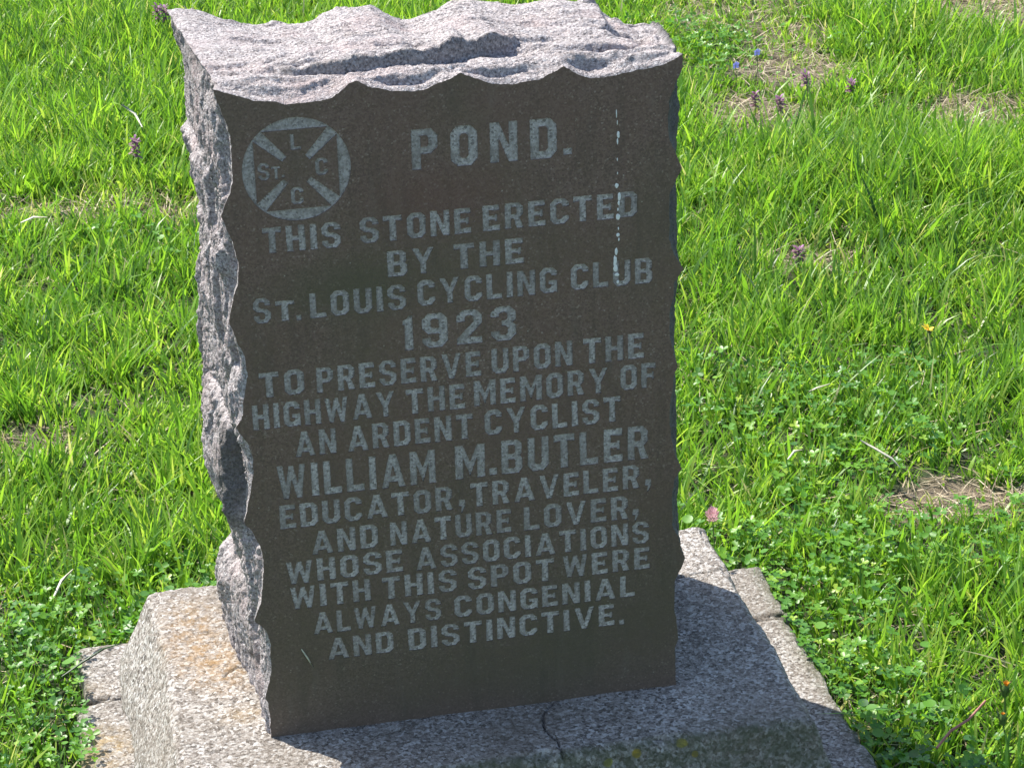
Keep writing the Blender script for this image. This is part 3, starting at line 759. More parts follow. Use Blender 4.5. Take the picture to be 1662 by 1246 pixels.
# round badge: frosted disc with a cross left polished
EC, ER = (0.0786, 0.7025), 0.0584
disc = [(EC[0] + ER * math.cos(a) + rl.uniform(-1, 1) * 1.5e-4, EC[1] + ER * math.sin(a) + rl.uniform(-1, 1) * 1.5e-4) for a in np.linspace(0, 2 * math.pi, 150, endpoint=False)]
cr = []
for q in range(4):
    for (u, v) in ((.165, .255), (.60, .765), (-.60, .765), (-.165, .255)):
        a = q * math.pi / 2
        cr.append((EC[0] + ER * (u * math.cos(a) - v * math.sin(a)), EC[1] + ER * (u * math.sin(a) + v * math.cos(a))))
def dense(lp, st=0.0022):
    out = []
    for a in range(len(lp)):
        p, q = lp[a], lp[(a + 1) % len(lp)]
        m = max(1, int(math.dist(p, q) / st))
        for t in range(m):
            out.append((p[0] + (q[0] - p[0]) * t / m + rl.uniform(-1, 1) * 1.5e-4, p[1] + (q[1] - p[1]) * t / m + rl.uniform(-1, 1) * 1.5e-4))
    return out
items.append(('emblem', [disc, dense(cr)]))
S_, B_ = 0.235, 0.175
GL_BIG = GL; GL = glyphs()
for ch, cx, cz, h, sq in (("L", .0791, .7335, .0180, 1.0), ("C", .1055, .7032, .0195, 1.0), ("C", .0775, .6725, .0195, 1.0), ("S", .0435, .7030, .0195, .9), ("T", .0565, .7005, .0150, .9)):
    w_ = GL[ch][0] * h * sq
    items.append(('letter', place_glyph(ch, cx - w_ / 2, cz - h / 2, h * sq, h)))
items.append(('punctuation_mark', place_glyph('.', .0622, .6945, .0032, .0032)))

def build_face():
    pts = []; faces = []
    def add(lp):
        i0 = len(pts)
        pts.extend([Vector((p[0], p[1])) for p in lp])
        faces.append(list(range(i0, i0 + len(lp))))
    outline = [tuple(p) for p in front[::-1]]        # counter-clockwise
    add(outline)
    owner = [-1]
    for k_, (nm, loops) in enumerate(items):
        for lp in loops:
            add(lp); owner.append(k_)
    vc, ec, fc, ov, oe, of = delaunay_2d_cdt(pts, [], faces, 0, 1e-7)
    DEP = 0.0013
    plate = []; cut = []
    for f, src in zip(fc, of):
        if 0 not in src: continue
        (plate if len(src) % 2 == 1 else cut).append(f)
    par = list(range(len(vc)))
    def find(a):
        while par[a] != a:
            par[a] = par[par[a]]; a = par[a]
        return a
    for f in cut:
        r0 = find(f[0])
        for a in f[1:]: par[find(a)] = r0
    comps = {}
    for f in cut: comps.setdefault(find(f[0]), []).append(f)
    boxes = []
    for nm, loops in items:
        xs_ = [p[0] for p in loops[0]]; zs_ = [p[1] for p in loops[0]]
        boxes.append((min(xs_), max(xs_), min(zs_), max(zs_)))
    floors = {}
    for fs in comps.values():
        us = [vc[a] for f in fs for a in f]
        bx = (min(v.x for v in us), max(v.x for v in us), min(v.y for v in us), max(v.y for v in us))
        best = min(range(len(items)), key=lambda q: sum(abs(bx[w] - boxes[q][w]) for w in range(4)))
        floors.setdefault(best, []).extend(fs)
    V = [(v.x, 0.0, v.y) for v in vc]
    # walls of the cuts
    wall_f = []
    W = list(V)
    for (nm, loops) in items:
        for lp in loops:
            i0 = len(W)
            n = len(lp)
            for p in lp: W.append((p[0], 0.0, p[1]))
            for p in lp: W.append((p[0], DEP, p[1]))
            for a in range(n):
                b = (a + 1) % n
                wall_f.append((i0 + a, i0 + b, i0 + n + b, i0 + n + a))
    tri = [tuple(f) for f in plate if len(f) == 3]
    o = mesh_np('inscribed_face', W, wall_f, tri, M_FACE, smooth=False)
    under(o)
    o['label'] = 'smooth dark front face with scalloped edge'
    cnt = 0
    for k_, fs in floors.items():
        used = sorted({a for f in fs for a in f})
        mp = {a: b for b, a in enumerate(used)}
        vv = [(vc[a].x, DEP, vc[a].y) for a in used]
        c0 = np.mean(vv, axis=0)
        me = mesh_np(items[k_][0], np.array(vv) - c0, None, [tuple(mp[a] for a in f) for f in fs], M_LETTER, smooth=False, link=False)
        ob = bpy.data.objects.new(items[k_][0], me)
        C.objects.link(ob)
        ob.location = c0
        under(ob)
        cnt += 1
    print('letters', cnt)
build_face()

# bird-dropping streak down the face: a run of small raised blobs
M_DROP = mat_flat('white_dropping', (0.72, 0.72, 0.68), 0.6, 0.15)
def dropping():
    V = []; F3 = []
    for (x, z, rx, rz) in ((.4294, .7330, .0007, .0050), (.4303, .7225, .0005, .003), (.4312, .7085, .0017, .0042), (.4303, .7010, .0009, .0040), (.4291, .6495, .0022, .0030),
                           (.4318, .6365, .0018, .0055), (.4312, .6290, .0012, .003), (.4302, .6215, .0009, .002), (.4302, .6128, .0024, .0034), (.4306, .5990, .0007, .002), (.4301, .5915, .0018, .0024),
                           (.4310, .5860, .0008, .002), (.4279, .5715, .0018, .0045), (.4266, .5605, .0021, .0070), (.4268, .5520, .0024, .0050), (.4284, .5440, .0026, .0022), (.4295, .5350, .0018, .0024),
                           (.4300, .6800, .0006, .0020), (.4300, .6640, .0007, .0015)):
        i0 = len(V)
        n = 10
        V.append((x, -0.0009, z))
        for a in range(n):
            t = a / n * 2 * math.pi
            j = rl.uniform(0.8, 1.15)
            V.append((x + rx * j * math.cos(t), 0.0014 if False else -0.00002, z + rz * j * math.sin(t)))
        for a in range(n):
            F3.append((i0, i0 + 1 + a, i0 + 1 + (a + 1) % n))
    o = mesh_np('bird_dropping', np.array(V), None, F3, M_DROP)
    under(o)
    o['label'] = 'white streak of bird dropping down the right of the face'
dropping()

# ================================================================ LAWN
Rm = np.array(cam.rotation_euler.to_matrix())
def ndc(P):
    q = (np.asarray(P) - np.array(CAM_LOC)) @ Rm
    f = 90.32 / 36.0
    return f * q[:, 0] / -q[:, 2], f * q[:, 1] / -q[:, 2] * (1024 / 767.0), -q[:, 2]
def in_view(x, y, m=0.06):
    u, v, d = ndc(np.stack([x, y, np.full_like(x, GZ + 0.03)], -1))
    return (np.abs(u) < 0.5 + m) & (np.abs(v) < 0.5 + m * 1.6) & (d > 0)
def off_slab(x, y, m):
    e = 0.012 * n2(x, y, 18, 6.0, 2)
    return (x < -0.214 - m + e) | (x > 0.744 + m + e) | (y > 0.486 + m + e) | (y < -0.245 - m + e)
def slab_dist(x, y):
    return np.hypot(np.maximum(np.maximum(-0.214 - x, x - 0.744), 0), np.maximum(np.maximum(-0.245 - y, y - 0.486), 0))
def clover_mask(x, y):
    d = slab_dist(x, y)
    m = sstep(0.24, 0.03, d + 0.10 * n2(x, y, 5, 2.5, 3)) * 1.0
    m = np.maximum(m, sstep(0.12, 0.40, n2(x, y, 2.3, 8.5, 3)) * 0.5)
    return np.clip(m, 0, 1)

def blades(x, y, h, w, phi, lean, curl, tone, segs=3, twist=None, z0=None):
    """vertices and faces for many grass blades at once"""
    n = len(x)
    if z0 is None: z0 = ground_z(x, y) - 0.003
    base = np.stack([x, y, z0], -1)
    dirv = np.stack([np.cos(phi), np.sin(phi), np.zeros(n)], -1)
    tw = phi + math.pi / 2 + (RNG.normal(0, 0.7, n) if twist is None else twist)
    side = np.stack([np.cos(tw), np.sin(tw), np.zeros(n)], -1)
    rows = []
    pos = base.copy()
    ang = lean.copy()
    L = h / segs
    for k_ in range(segs + 1):
        t = k_ / segs
        wd = w * (0.75 + 0.5 * t) * (1 - t ** 2.2) if k_ < segs else None
        if k_ < segs:
            cup = dirv * (w * 0.12)[:, None]
            rows.append(pos - side * (wd / 2)[:, None] + cup * 0)
            rows.append(pos + side * (wd / 2)[:, None])
        else:
            rows.append(pos)
        step = dirv * (np.sin(ang) * L)[:, None]
        step[:, 2] = np.cos(ang) * L
        pos = pos + step
        ang = np.clip(ang + curl / segs, -0.2, 2.6)
    V = np.stack(rows, 1)                     # n, 2*segs+1, 3
    m = V.shape[1]
    o = (np.arange(n) * m)[:, None]
    q = []
    for k_ in range(segs - 1):
        q.append(np.stack([o[:, 0] + 2 * k_, o[:, 0] + 2 * k_ + 1, o[:, 0] + 2 * k_ + 3, o[:, 0] + 2 * k_ + 2], -1))
    Q = np.concatenate(q) if q else None
    T = np.stack([o[:, 0] + 2 * segs - 2, o[:, 0] + 2 * segs - 1, o[:, 0] + 2 * segs], -1)
    return V.reshape(-1, 3), Q, T, np.repeat(tone, m)

TUFTS = [(1.35, 1.95, .20, 1.45), (1.6, 1.95, .2, 1.5), (1.75, 2.95, .16, 1.9), (1.2, 1.9, .15, 1.3), (0.02, 2.6, .3, 1.3), (0.02, 1.5, .2, 1.3), (0.95, 1.25, .3, 1.25), (1.6, 1.2, .35, 1.2), (-0.1, 0.95, .2, 1.3), (0.4, 3.3, .4, 1.5)]
def height_map(x, y):
    h = 0.056 * (1 + 0.62 * n2(x, y, 3.0, 12.0, 3)) * (1 + 0.25 * n2(x, y, 9, 4.0, 2))
    for cx, cy, r, k_ in TUFTS:
        h = h * (1 + (k_ - 1) * np.exp(-((x - cx) ** 2 + (y - cy) ** 2) / r ** 2))
    h = h * (1 - 0.5 * np.exp(-((x - 1.38) ** 2 / .30 ** 2 + (y - 2.85) ** 2 / .42 ** 2)))
    h = h * (1 - 0.45 * bare(x, y))
    h = h * (0.72 + 0.28 * sstep(0.0, 0.12, slab_dist(x, y)))
    return h
def tone_map(x, y, n):
    t = 0.55 + 0.22 * n2(x, y, 2.6, 22.0, 3) + RNG.normal(0, 0.18, n)
    return np.clip(t, 0.02, 0.90)

def build_grass():
    VV = []; QQ = []; TT = []; AA = []; off = 0
    def push(r):
        nonlocal off
        V, Q, T, A = r
        VV.append(V); AA.append(A)
        if Q is not None: QQ.append(Q + off)
        TT.append(T + off)
        off += len(V)
    # --- tufts in view
    def field(x0, x1, y0, y1, dens, view, size=1.0, segs=3, per=14, spread=0.022):
        area = (x1 - x0) * (y1 - y0)
        nt = int(area * dens / per)
        cx = RNG.uniform(x0, x1, nt); cy = RNG.uniform(y0, y1, nt)
        iv = in_view(cx, cy, 0.10)
        keep = iv if view else ~iv
        cx, cy = cx[keep], cy[keep]
        nt = len(cx)
        tphi = RNG.uniform(0, 2 * math.pi, nt)
        tsz = RNG.lognormal(0, 0.25, nt)
        ttone = RNG.normal(0, 0.10, nt)
        idx = np.repeat(np.arange(nt), per)
        n = len(idx)
        r = np.abs(RNG.normal(0, spread * size, n)) * np.sqrt(tsz[idx])
        a = RNG.uniform(0, 2 * math.pi, n)
        x = cx[idx] + r * np.cos(a); y = cy[idx] + r * np.sin(a)
        b = bare(x, y)
        cm = clover_mask(x, y)
        keep = off_slab(x, y, 0.004) & (RNG.random(n) > b * 0.90) & (RNG.random(n) > cm * 0.38)
        x, y, idx, a, r = x[keep], y[keep], idx[keep], a[keep], r[keep]
        n = len(x)
        h = height_map(x, y) * tsz[idx] * RNG.uniform(0.45, 1.25, n) * (0.9 + 0.1 * size)
        w = RNG.uniform(0.0020, 0.0050, n) * (0.8 + 0.35 * tsz[idx]) * size
        wide = RNG.random(n) < 0.07
        w = np.where(wide, w * 1.7, w)
        out = np.where(RNG.random(n) < 0.6, a, tphi[idx] + RNG.normal(0, 0.6, n))
        lean = np.clip(0.10 + r / (spread * size) * 0.22 + np.abs(RNG.normal(0, 0.21, n)), 0, 1.2)
        curl = np.abs(RNG.normal(0.35, 0.45, n))
        tone = np.clip(tone_map(x, y, n) + ttone[idx], 0.02, 0.9)
        dry = RNG.random(n) < 0.05 + 0.35 * bare(x, y)
        tone = np.where(dry, RNG.uniform(0.88, 1.0, n), tone)
        yel = RNG.random(n) < 0.16
        tone = np.where(yel & ~dry, RNG.uniform(0.78, 0.92, n), tone)
        push(blades(x, y, h, w, out, lean, curl, tone, segs))
        return n
    a = field(-0.9, 2.8, -0.3, 4.1, 21500, True)
    b = field(-2.2, 4.2, -2.0, 6.2, 2600, False, size=1.9, segs=2, per=12, spread=0.03)
    print('blades', a, b)
    # --- lone long stems lying over the rest
    n = 900
    x = RNG.uniform(-0.6, 2.4, n); y = RNG.uniform(0.0, 3.8, n)
    k_ = off_slab(x, y, 0.02) & in_view(x, y); x, y = x[k_], y[k_]; n = len(x)
    push(blades(x, y, RNG.uniform(0.09, 0.16, n), RNG.uniform(0.0028, 0.0052, n), RNG.uniform(0, 6.28, n), RNG.uniform(0.3, 1.2, n), RNG.uniform(0.2, 1.4, n), np.clip(RNG.normal(0.6, 0.2, n), 0, 1), 4))
    o = mesh_np('grass', np.concatenate(VV), np.concatenate(QQ), np.concatenate(TT), M_GRASS, attrs={'tone': np.concatenate(AA)})
    tag(o, 'sunlit bright green tufty grass of the lawn all around the stone', 'grass', kind='stuff')
build_grass()

def build_thatch():
    VV = []; QQ = []; TT = []; AA = []; off = 0
    for (dens, view, scale) in ((9000, True, 1.0),):
        n = int(3.7 * 4.4 * dens)
        x = RNG.uniform(-0.9, 2.8, n); y = RNG.uniform(-0.3, 4.1, n)
        k_ = in_view(x, y) & off_slab(x, y, 0.0) & (RNG.random(n) < 0.11 + 0.95 * bare(x, y) ** 1.2)
        x, y = x[k_], y[k_]; n = len(x)
        z = ground_z(x, y) + RNG.uniform(0.0, 0.016, n)
        V, Q, T, A = blades(x, y, RNG.uniform(0.02, 0.07, n), RNG.uniform(0.0012, 0.0030, n), RNG.uniform(0, 6.28, n), RNG.normal(1.42, 0.14, n), RNG.normal(0.0, 0.25, n), RNG.random(n), 3, z0=z)
        VV.append(V); QQ.append(Q + off); TT.append(T + off); AA.append(A); off += len(V)
    print('straw', n)
    o = mesh_np('dead_grass', np.concatenate(VV), np.concatenate(QQ), np.concatenate(TT), M_STRAW, attrs={'tone': np.concatenate(AA)})
    tag(o, 'tan dead grass litter in the worn spots of the lawn', 'dead grass', kind='stuff')
build_thatch()

def leaf_template(kind):
    """a small leaf in the x-y plane, stalk joint at the origin, slightly cupped"""
    if kind == 'clover':
        V = [(0, 0, 0)]; F = []
        for q in range(3):
            a = q * 2 * math.pi / 3
            pts = [(0.0, 0.0, 0), (0.28, -0.32, .10), (0.72, -0.42, .16), (0.98, -0.22, .10), (0.92, 0.0, 0.02), (0.98, 0.22, .10), (0.72, 0.42, .16), (0.28, 0.32, .10)]
            i0 = len(V)
            for (u, v, z) in pts:
                V.append((u * math.cos(a) - v * math.sin(a), u * math.sin(a) + v * math.cos(a), z + 0.12 * u))
            F += [(i0, i0 + 1, i0 + 2, i0 + 4), (i0 + 2, i0 + 3, i0 + 4, i0 + 4), (i0, i0 + 4, i0 + 6, i0 + 7), (i0 + 4, i0 + 5, i0 + 6, i0 + 6)]
        tris = []
        for f in F:
            tris.append((f[0], f[1], f[2]))
            if f[3] != f[2]: tris.append((f[0], f[2], f[3]))
        return np.array(V), np.array(tris)
    V = [(0.05, 0, 0)]; n = 10
    for a in range(n):
        t = (a + 0.5) / n * 2 * math.pi
        r = 1.0 + 0.07 * math.cos(t * 5) - 0.35 * math.exp(-((t - math.pi) / 0.35) ** 2)
        V.append((0.15 + r * math.cos(t), r * math.sin(t) * 0.95, 0.16 * abs(math.sin(t)) + 0.10 * (math.cos(t) > 0) * math.cos(t)))
    return np.array(V), np.array([(0, 1 + a, 1 + (a + 1) % n) for a in range(n)])

def build_clover():
    VV = []; TT = []; AA = []; QQ = []; off = 0
    for kind, dens, sz in (('clover', 6000, (0.0045, 0.0095)), ('round', 1500, (0.004, 0.0075))):
        TV, TF = leaf_template(kind)
        n = int(3.7 * 4.4 * dens)
        x = RNG.uniform(-0.9, 2.8, n); y = RNG.uniform(-0.3, 4.1, n)
        m = clover_mask(x, y)
        if kind == 'round': m = m * sstep(0.25, 0.05, np.abs(slab_dist(x, y) - 0.03)) + 0.06 * m
        k_ = in_view(x, y) & off_slab(x, y, -0.010 if kind == 'clover' else 0.004) & (RNG.random(n) < m) & (RNG.random(n) > bare(x, y))
        x, y = x[k_], y[k_]; n = len(x)
        d = slab_dist(x, y)
        h = RNG.uniform(0.012, 0.055, n) * (0.75 + 0.25 * sstep(0, 0.1, d)) + 0.006
        h = np.where(d <= 0.0, RNG.uniform(0.044, 0.060, n), h)
        z = ground_z(x, y) + h
        s = RNG.uniform(sz[0], sz[1], n) * RNG.choice([1.0, 1.25, 0.75], n)
        az = RNG.uniform(0, 6.28, n)
        tl = np.abs(RNG.normal(0, 0.42, n)); ta = RNG.uniform(0, 6.28, n)
        ca, sa = np.cos(az), np.sin(az)
        P = TV[None] * s[:, None, None]
        X = P[..., 0] * ca[:, None] - P[..., 1] * sa[:, None]
        Y = P[..., 0] * sa[:, None] + P[..., 1] * ca[:, None]
        Z = P[..., 2]
        nx, ny = np.cos(ta)[:, None], np.sin(ta)[:, None]
        dd = X * nx + Y * ny
        ct, st = np.cos(tl)[:, None], np.sin(tl)[:, None]
        nd = dd * ct + Z * st
        Z2 = -dd * st + Z * ct
        X = X + (nd - dd) * nx; Y = Y + (nd - dd) * ny
        V = np.stack([X + x[:, None], Y + y[:, None], Z2 + z[:, None]], -1).reshape(-1, 3)
        F = (TF[None] + (np.arange(n) * len(TV))[:, None, None]).reshape(-1, 3)
        tone = np.clip(RNG.normal(0.52, 0.2, n) + 0.12 * n2(x, y, 4, 9, 2), 0, 1)
        VV.append(V); TT.append(F + off); AA.append(np.repeat(tone, len(TV))); off += len(V)
        # stalks
        sV, sQ, sT, sA = blades(x, y, h, np.full(n, 0.0011), ta + 3.14, np.zeros(n), np.zeros(n), tone, 2, z0=z - h)
        VV.append(sV); QQ.append(sQ + off); TT.append(sT + off); AA.append(sA); off += len(sV)
        print(kind, n)
    o = mesh_np('clover', np.concatenate(VV), np.concatenate(QQ), np.concatenate(TT), M_CLOVER, attrs={'tone': np.concatenate(AA)})
    tag(o, 'low clover and round-leaved weeds crowding the footing slab and lawn', 'clover', kind='stuff')
build_clover()

# ================================================================ FLOWERS AND ODD STALKS
M_PURPLE = mat_flat('purple_petal', (0.30, 0.13, 0.26), 0.6, 0.4, 400, 0.25)
M_MAUVE_LEAF = mat_flat('mauve_leaf', (0.17, 0.085, 0.10), 0.6, 0.4, 400, 0.25)
M_PINK = mat_flat('pink_clover_floret', (0.66, 0.40, 0.42), 0.6, 0.3, 500, 0.3)
M_VIOLET = mat_flat('blue_violet_petal', (0.22, 0.24, 0.62), 0.6, 0.2, 300, 0.3)
M_YELLOW = mat_flat('yellow_petal', (0.80, 0.58, 0.02), 0.6, 0.15, 300, 0.3)
M_ORANGE = mat_flat('orange_bud_tip', (0.62, 0.28, 0.02), 0.6, 0.3, 500)
M_STEM = mat_flat('green_stem', (0.07, 0.13, 0.03), 0.5, 0.3, 200)
M_RED_STEM = mat_flat('reddish_stem', (0.26, 0.10, 0.07), 0.5, 0.3, 200)
M_WHITE = mat_flat('pale_dry_blade', (0.62, 0.60, 0.46), 0.6, 0.2, 200, 0.2)
M_BLACK = mat_flat('dark_seed_tip', (0.10, 0.05, 0.05), 0.7, 0.3, 300)

def tube(pts, radii, n=7):
    pts = [Vector(p) for p in pts]
    V = []; F = []
    for i, p in enumerate(pts):
        t = (pts[min(i + 1, len(pts) - 1)] - pts[max(i - 1, 0)]).normalized()
        a = t.orthogonal().normalized(); b = t.cross(a)
        for k_ in range(n):
            an = 2 * math.pi * k_ / n
            V.append(p + (a * math.cos(an) + b * math.sin(an)) * radii[i])
    for i in range(len(pts) - 1):
        for k_ in range(n):
            F.append((i * n + k_, i * n + (k_ + 1) % n, (i + 1) * n + (k_ + 1) % n, (i + 1) * n + k_))
    return np.array([tuple(v) for v in V]), np.array(F)
def petal_set(count, rfun, zfun, length, width, tilt, rr, cup=0.15):
    """ring or spiral of pointed petals as quads"""
    V = []; F = []
    for q in range(count):
        a = q * 2.399963 + rr.uniform(-.2, .2)
        r0 = rfun(q / count); z0 = zfun(q / count)
        tl = tilt(q / count) + rr.uniform(-.15, .15)
        L = length * rr.uniform(.8, 1.2); W = width * rr.uniform(.8, 1.2)
        d = Vector((math.cos(a), math.sin(a), 0)); s = Vector((-math.sin(a), math.cos(a), 0)); u = Vector((0, 0, 1))
        ax = d * math.cos(tl) + u * math.sin(tl); up = u * math.cos(tl) - d * math.sin(tl)
        b = d * r0 + u * z0
        i0 = len(V)
        for (l_, w_, c_) in ((0, .25, 0), (.45, 1.0, cup), (.85, .7, cup * .6), (1.0, .15, 0)):
            V.append(b + ax * L * l_ - s * W * w_ / 2 + up * W * c_); V.append(b + ax * L * l_ + s * W * w_ / 2 + up * W * c_)
        for k_ in range(3): F.append((i0 + 2 * k_, i0 + 2 * k_ + 1, i0 + 2 * k_ + 3, i0 + 2 * k_ + 2))
    return np.array([tuple(v) for v in V]), np.array(F)

def stem_part(t, h, r=0.0009, mat=None, bend=0.006):
    V, F = tube([(0, 0, 0), (bend, 0, h * .5), (0, 0, h)], [r, r, r * .8])
    return mesh_np('stem', V, F, mat=mat or M_STEM, parent=t)

def deadnettle(seed, h=0.075):
    rr = random.Random(seed)
    t = empty('dead_nettle')
    stem_part(t, h)
    V, F = petal_set(16, lambda u: 0.001, lambda u: h * (0.68 + 0.32 * u), 0.013, 0.010, lambda u: -0.5 + 0.9 * u, rr)
    mesh_np('leaf_whorl', V, F, mat=M_MAUVE_LEAF, parent=t)
    V, F = petal_set(12, lambda u: 0.003, lambda u: h * (0.78 + 0.25 * u), 0.011, 0.006, lambda u: 0.7, rr)
    mesh_np('floret_ring', V, F, mat=M_PURPLE, parent=t)
    return t
def violet(seed, h=0.075):
    rr = random.Random(seed)
    t = empty('violet')
    stem_part(t, h)
    V = []; F = []
    for q, a in enumerate((90, 150, 30, 220, 320)):
        an = rad(a)
        d = Vector((math.cos(an), -0.25, math.sin(an))).normalized(); s = d.cross(Vector((0, 1, 0))).normalized()
        c = Vector((0, 0, h)); i0 = len(V)
        for (l_, w_) in ((0, .2), (.5, 1.0), (.9, .8), (1.0, .3)):
            V.append(tuple(c + d * 0.009 * l_ - s * 0.0035 * w_)); V.append(tuple(c + d * 0.009 * l_ + s * 0.0035 * w_))
        for k_ in range(3): F.append((i0 + 2 * k_, i0 + 2 * k_ + 1, i0 + 2 * k_ + 3, i0 + 2 * k_ + 2))
    mesh_np('petals', np.array(V), np.array(F), mat=M_VIOLET, parent=t)
    V, F = tube([(0, -0.0015, h - .001), (0, -.003, h), (0, -.0035, h + .0005)], [.0012, .0012, .0003], 6)
    mesh_np('flower_centre', V, F, mat=M_WHITE, parent=t)
    return t
def place(t, x, y, label, cat, group=None, rz=0.0, tilt=0.0):
    t.location = (x, y, float(ground_z(np.array([x]), np.array([y]))[0]))
    t.rotation_euler = (tilt, tilt * .5, rz)
    tag(t, label, cat, group)
    return t

DN = 'small purple dead-nettle flower heads in the grass'
for (x, y, h, lb, tl) in (
    (-0.0055, 2.36, .11, 'small dark purple flower head alone in the long grass left of the stone', 0.05),
    (0.138, 3.30, .10, 'middle one of the purple flower heads beyond the stone top-left corner', -0.1),
    (0.168, 3.24, .10, 'purple flower head nearest the top-left corner of the stone, just behind it', 0.12),
    (0.104, 3.31, .10, 'leftmost of the purple flower heads beyond the stone top-left corner', 0.08),
    (1.325, 2.31, .085, 'largest pinkish purple flower head at the edge of the worn patch right of the stone', 0.1),
    (1.285, 2.36, .075, 'small purple flower head at the left end of the worn patch cluster', -0.15),
    (1.418, 2.42, .085, 'purple flower head standing among dry straw above the worn patch', 0.0),
    (1.512, 2.42, .065, 'short reddish flower head by the long tuft, upper right of the lawn', 0.1),
    (1.1349, 1.53, .070, 'low purple flower head in the narrow dry strip right of the stone', 0.1)):
    place(deadnettle(int(x * 1000) + 77, h), x, y, lb, 'flower', DN, x * 9, tl)
for (x, y, lb) in ((1.2994, 2.56, 'left and lower of the two blue violets right of the stone top'), (1.3676, 2.63, 'right and higher of the two blue violets right of the stone top')):
    place(violet(int(x * 999), .078), x, y, lb, 'flower', 'small blue violets in the lawn', 0.3, 0.05)

# pink clover bud beside the plinth
t = empty('clover_flower'); hh = 0.094
stem_part(t, hh, 0.0010, None, 0.004)
rr = random.Random(3)
V, F = petal_set(60, lambda u: 0.0064 * math.sin(0.35 + 2.3 * u), lambda u: hh - 0.008 + 0.016 * u, 0.0072, 0.0036, lambda u: 0.55 + 0.9 * u, rr)
mesh_np('flower_head', V, F, mat=M_PINK, parent=t)
V, F = petal_set(5, lambda u: 0.002, lambda u: hh - 0.007, 0.008, 0.004, lambda u: 0.35, rr)
mesh_np('bract', V, F, mat=M_STEM, parent=t)
place(t, 0.6905, 0.53, 'pale pink clover flower head on a thin stem behind the right end of the plinth', 'flower', None, 0.4, 0.0)

# yellow flower in the lawn
t = empty('yellow_flower'); hh = 0.085
stem_part(t, hh)
V, F = petal_set(7, lambda u: 0.001, lambda u: hh, 0.011, 0.0055, lambda u: 0.35 + .4 * u, random.Random(9))
mesh_np('petals', V, F, mat=M_YELLOW, parent=t)
V, F = tube([(0, 0, hh), (0, 0, hh + .003)], [.002, .001], 6)
mesh_np('flower_centre', V, F, mat=M_ORANGE, parent=t)
place(t, 1.2007, 1.11, 'small bright yellow flower in the middle of the lawn on the right', 'flower', None, 0.5, 0.2)

# closed dandelion heads at the lower right and the reddish stalk beside them
def dandelion(h, s, tip):
    t = empty('dandelion_bud')
    stem_part(t, h, 0.0014)
    V, F = tube([(0, 0, h - .004 * s), (0, 0, h), (0, 0, h + .008 * s), (0, 0, h + .014 * s)], [.002 * s, .0050 * s, .0046 * s, .0030 * s], 9)
    mesh_np('bud', V, F, mat=M_STEM, parent=t)
    V, F = petal_set(12, lambda u: .0045 * s, lambda u: h, .014 * s, .003 * s, lambda u: 1.25, random.Random(4))
    mesh_np('bract', V, F, mat=M_STEM, parent=t)
    V, F = petal_set(16, lambda u: .002 * s, lambda u: h + .011 * s, tip * s, .002 * s, lambda u: 1.3, random.Random(6))
    mesh_np('petal_tip', V, F, mat=M_ORANGE, parent=t)
    return t
place(dandelion(0.085, 1.05, .007), 0.918, 0.005, 'taller closed dandelion bud with orange tip at the lower right', 'flower', 'closed dandelion buds', 0, 0.08)
place(dandelion(0.068, 0.9, .004), 0.908, -0.040, 'shorter closed dandelion bud just below and right of the taller one', 'flower', 'closed dandelion buds', 0, -0.05)
V, F = tube([(0.812, -0.060, -.10), (0.835, -0.045, -.088), (0.86, -0.040, -.078), (0.888, -0.022, -.066)], [.0016, .0019, .0017, .0015])
tag(mesh_np('stalk', V, F, mat=M_RED_STEM), 'reddish bare stalk lying across the grass at the lower right', 'stalk')

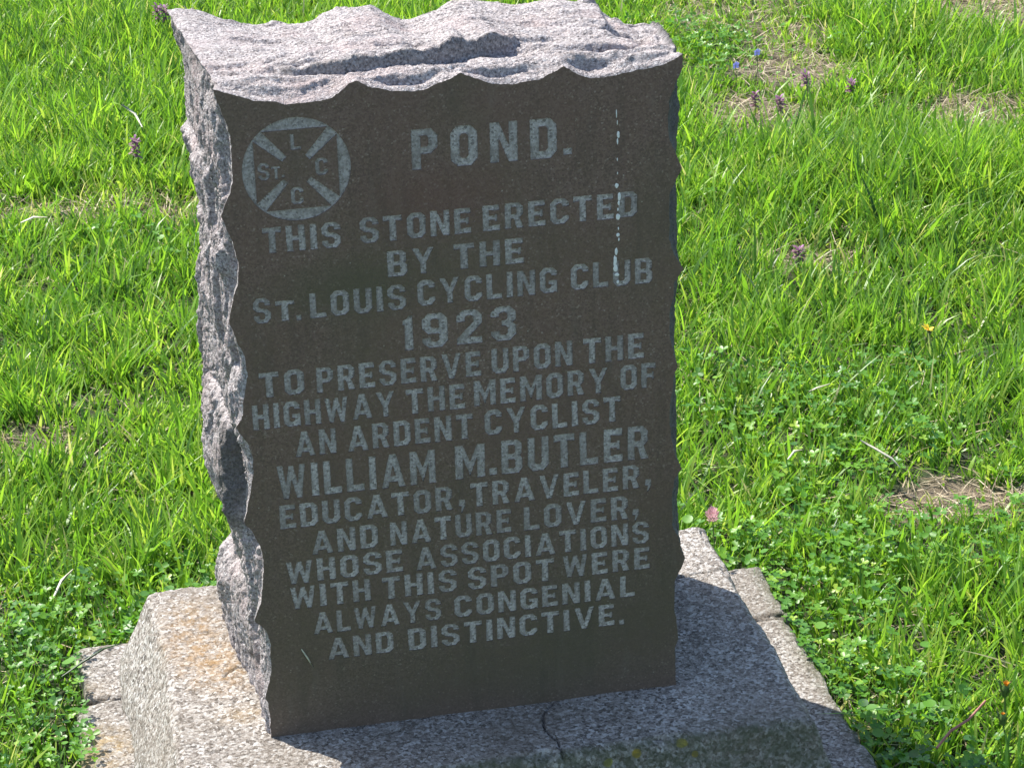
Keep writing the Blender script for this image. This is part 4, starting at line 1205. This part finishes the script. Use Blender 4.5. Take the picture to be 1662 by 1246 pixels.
# pale dry blades
def ribbon(name, pts, w, label, mat=M_WHITE, group=None):
    P = [Vector(p) for p in pts]; V = []; F = []
    for i, p in enumerate(P):
        tn = (P[min(i + 1, len(P) - 1)] - P[max(i - 1, 0)]).normalized()
        s = tn.cross(Vector((0.1, -0.75, 0.6))).normalized()
        ww = w * (1 - abs(i / (len(P) - 1) - .45) ** 2 * 2.2)
        V += [tuple(p - s * ww / 2), tuple(p + s * ww / 2), tuple(p + Vector((0, 0.0004, -0.0005)))]
    for i in range(len(P) - 1):
        a = 3 * i
        F += [(a, a + 1, a + 4, a + 3), (a + 1, a + 2, a + 5, a + 4), (a + 2, a, a + 3, a + 5)]
    o = mesh_np(name, np.array(V), np.array(F), mat=mat)
    return tag(o, label, 'dry blade', group)
DG = 'pale dry grass blades lying on the green'
def gz(x, y, h): return (x, y, GZ + h)
ribbon('dry_blade', [(0.0487, -0.0012, 0.115), (0.0555, -0.0018, 0.1015), (0.0609, -0.0010, 0.0883)], 0.0022, 'tiny pale straw stuck low on the dark stone face near its left edge')
ribbon('dry_blade', [gz(0.985, 0.755, .075), gz(1.0, 0.735, .07), gz(1.02, 0.71, .062), gz(1.03, 0.70, .05)], 0.0045, 'pale green-white flattened blade above the brown patch on the right', group=DG)
ribbon('dry_blade', [gz(-0.235, 0.60, .055), gz(-0.222, 0.635, .06), gz(-0.205, 0.655, .065)], 0.005, 'pale bent blade beside the back-left corner of the footing', group=DG)
ribbon('dry_blade', [gz(-0.015, 2.62, .09), gz(0.01, 2.55, .09), gz(0.02, 2.49, .08)], 0.006, 'whitish blade slanting in the grass left of the stone top', group=DG)
ribbon('dry_blade', [gz(-0.24, 2.03, .07), gz(-0.215, 2.04, .075), gz(-0.19, 2.045, .07)], 0.0045, 'cream straw lying level at the far left of the lawn', group=DG)
ribbon('dry_blade', [gz(0.86, 0.72, .075), gz(0.875, 0.735, .08), gz(0.89, 0.745, .075)], 0.004, 'short whitish blade in the clover right of the stone', group=DG)
ribbon('dry_blade', [gz(0.965, 0.95, .07), gz(0.975, 0.94, .08), gz(1.0, 0.95, .08)], 0.003, 'thin straw in the mid lawn just above the clover on the right', group=DG)
# one green blade that lies across the slab on the left
o = ribbon('grass_blade', [(-0.233, 0.395, -.117), (-0.205, 0.41, -.108), (-0.175, 0.425, -.100), (-0.15, 0.43, -.098)], 0.0032, 'single green blade lying across the slab left of the plinth', mat=M_GRASS)
o['category'] = 'grass blade'
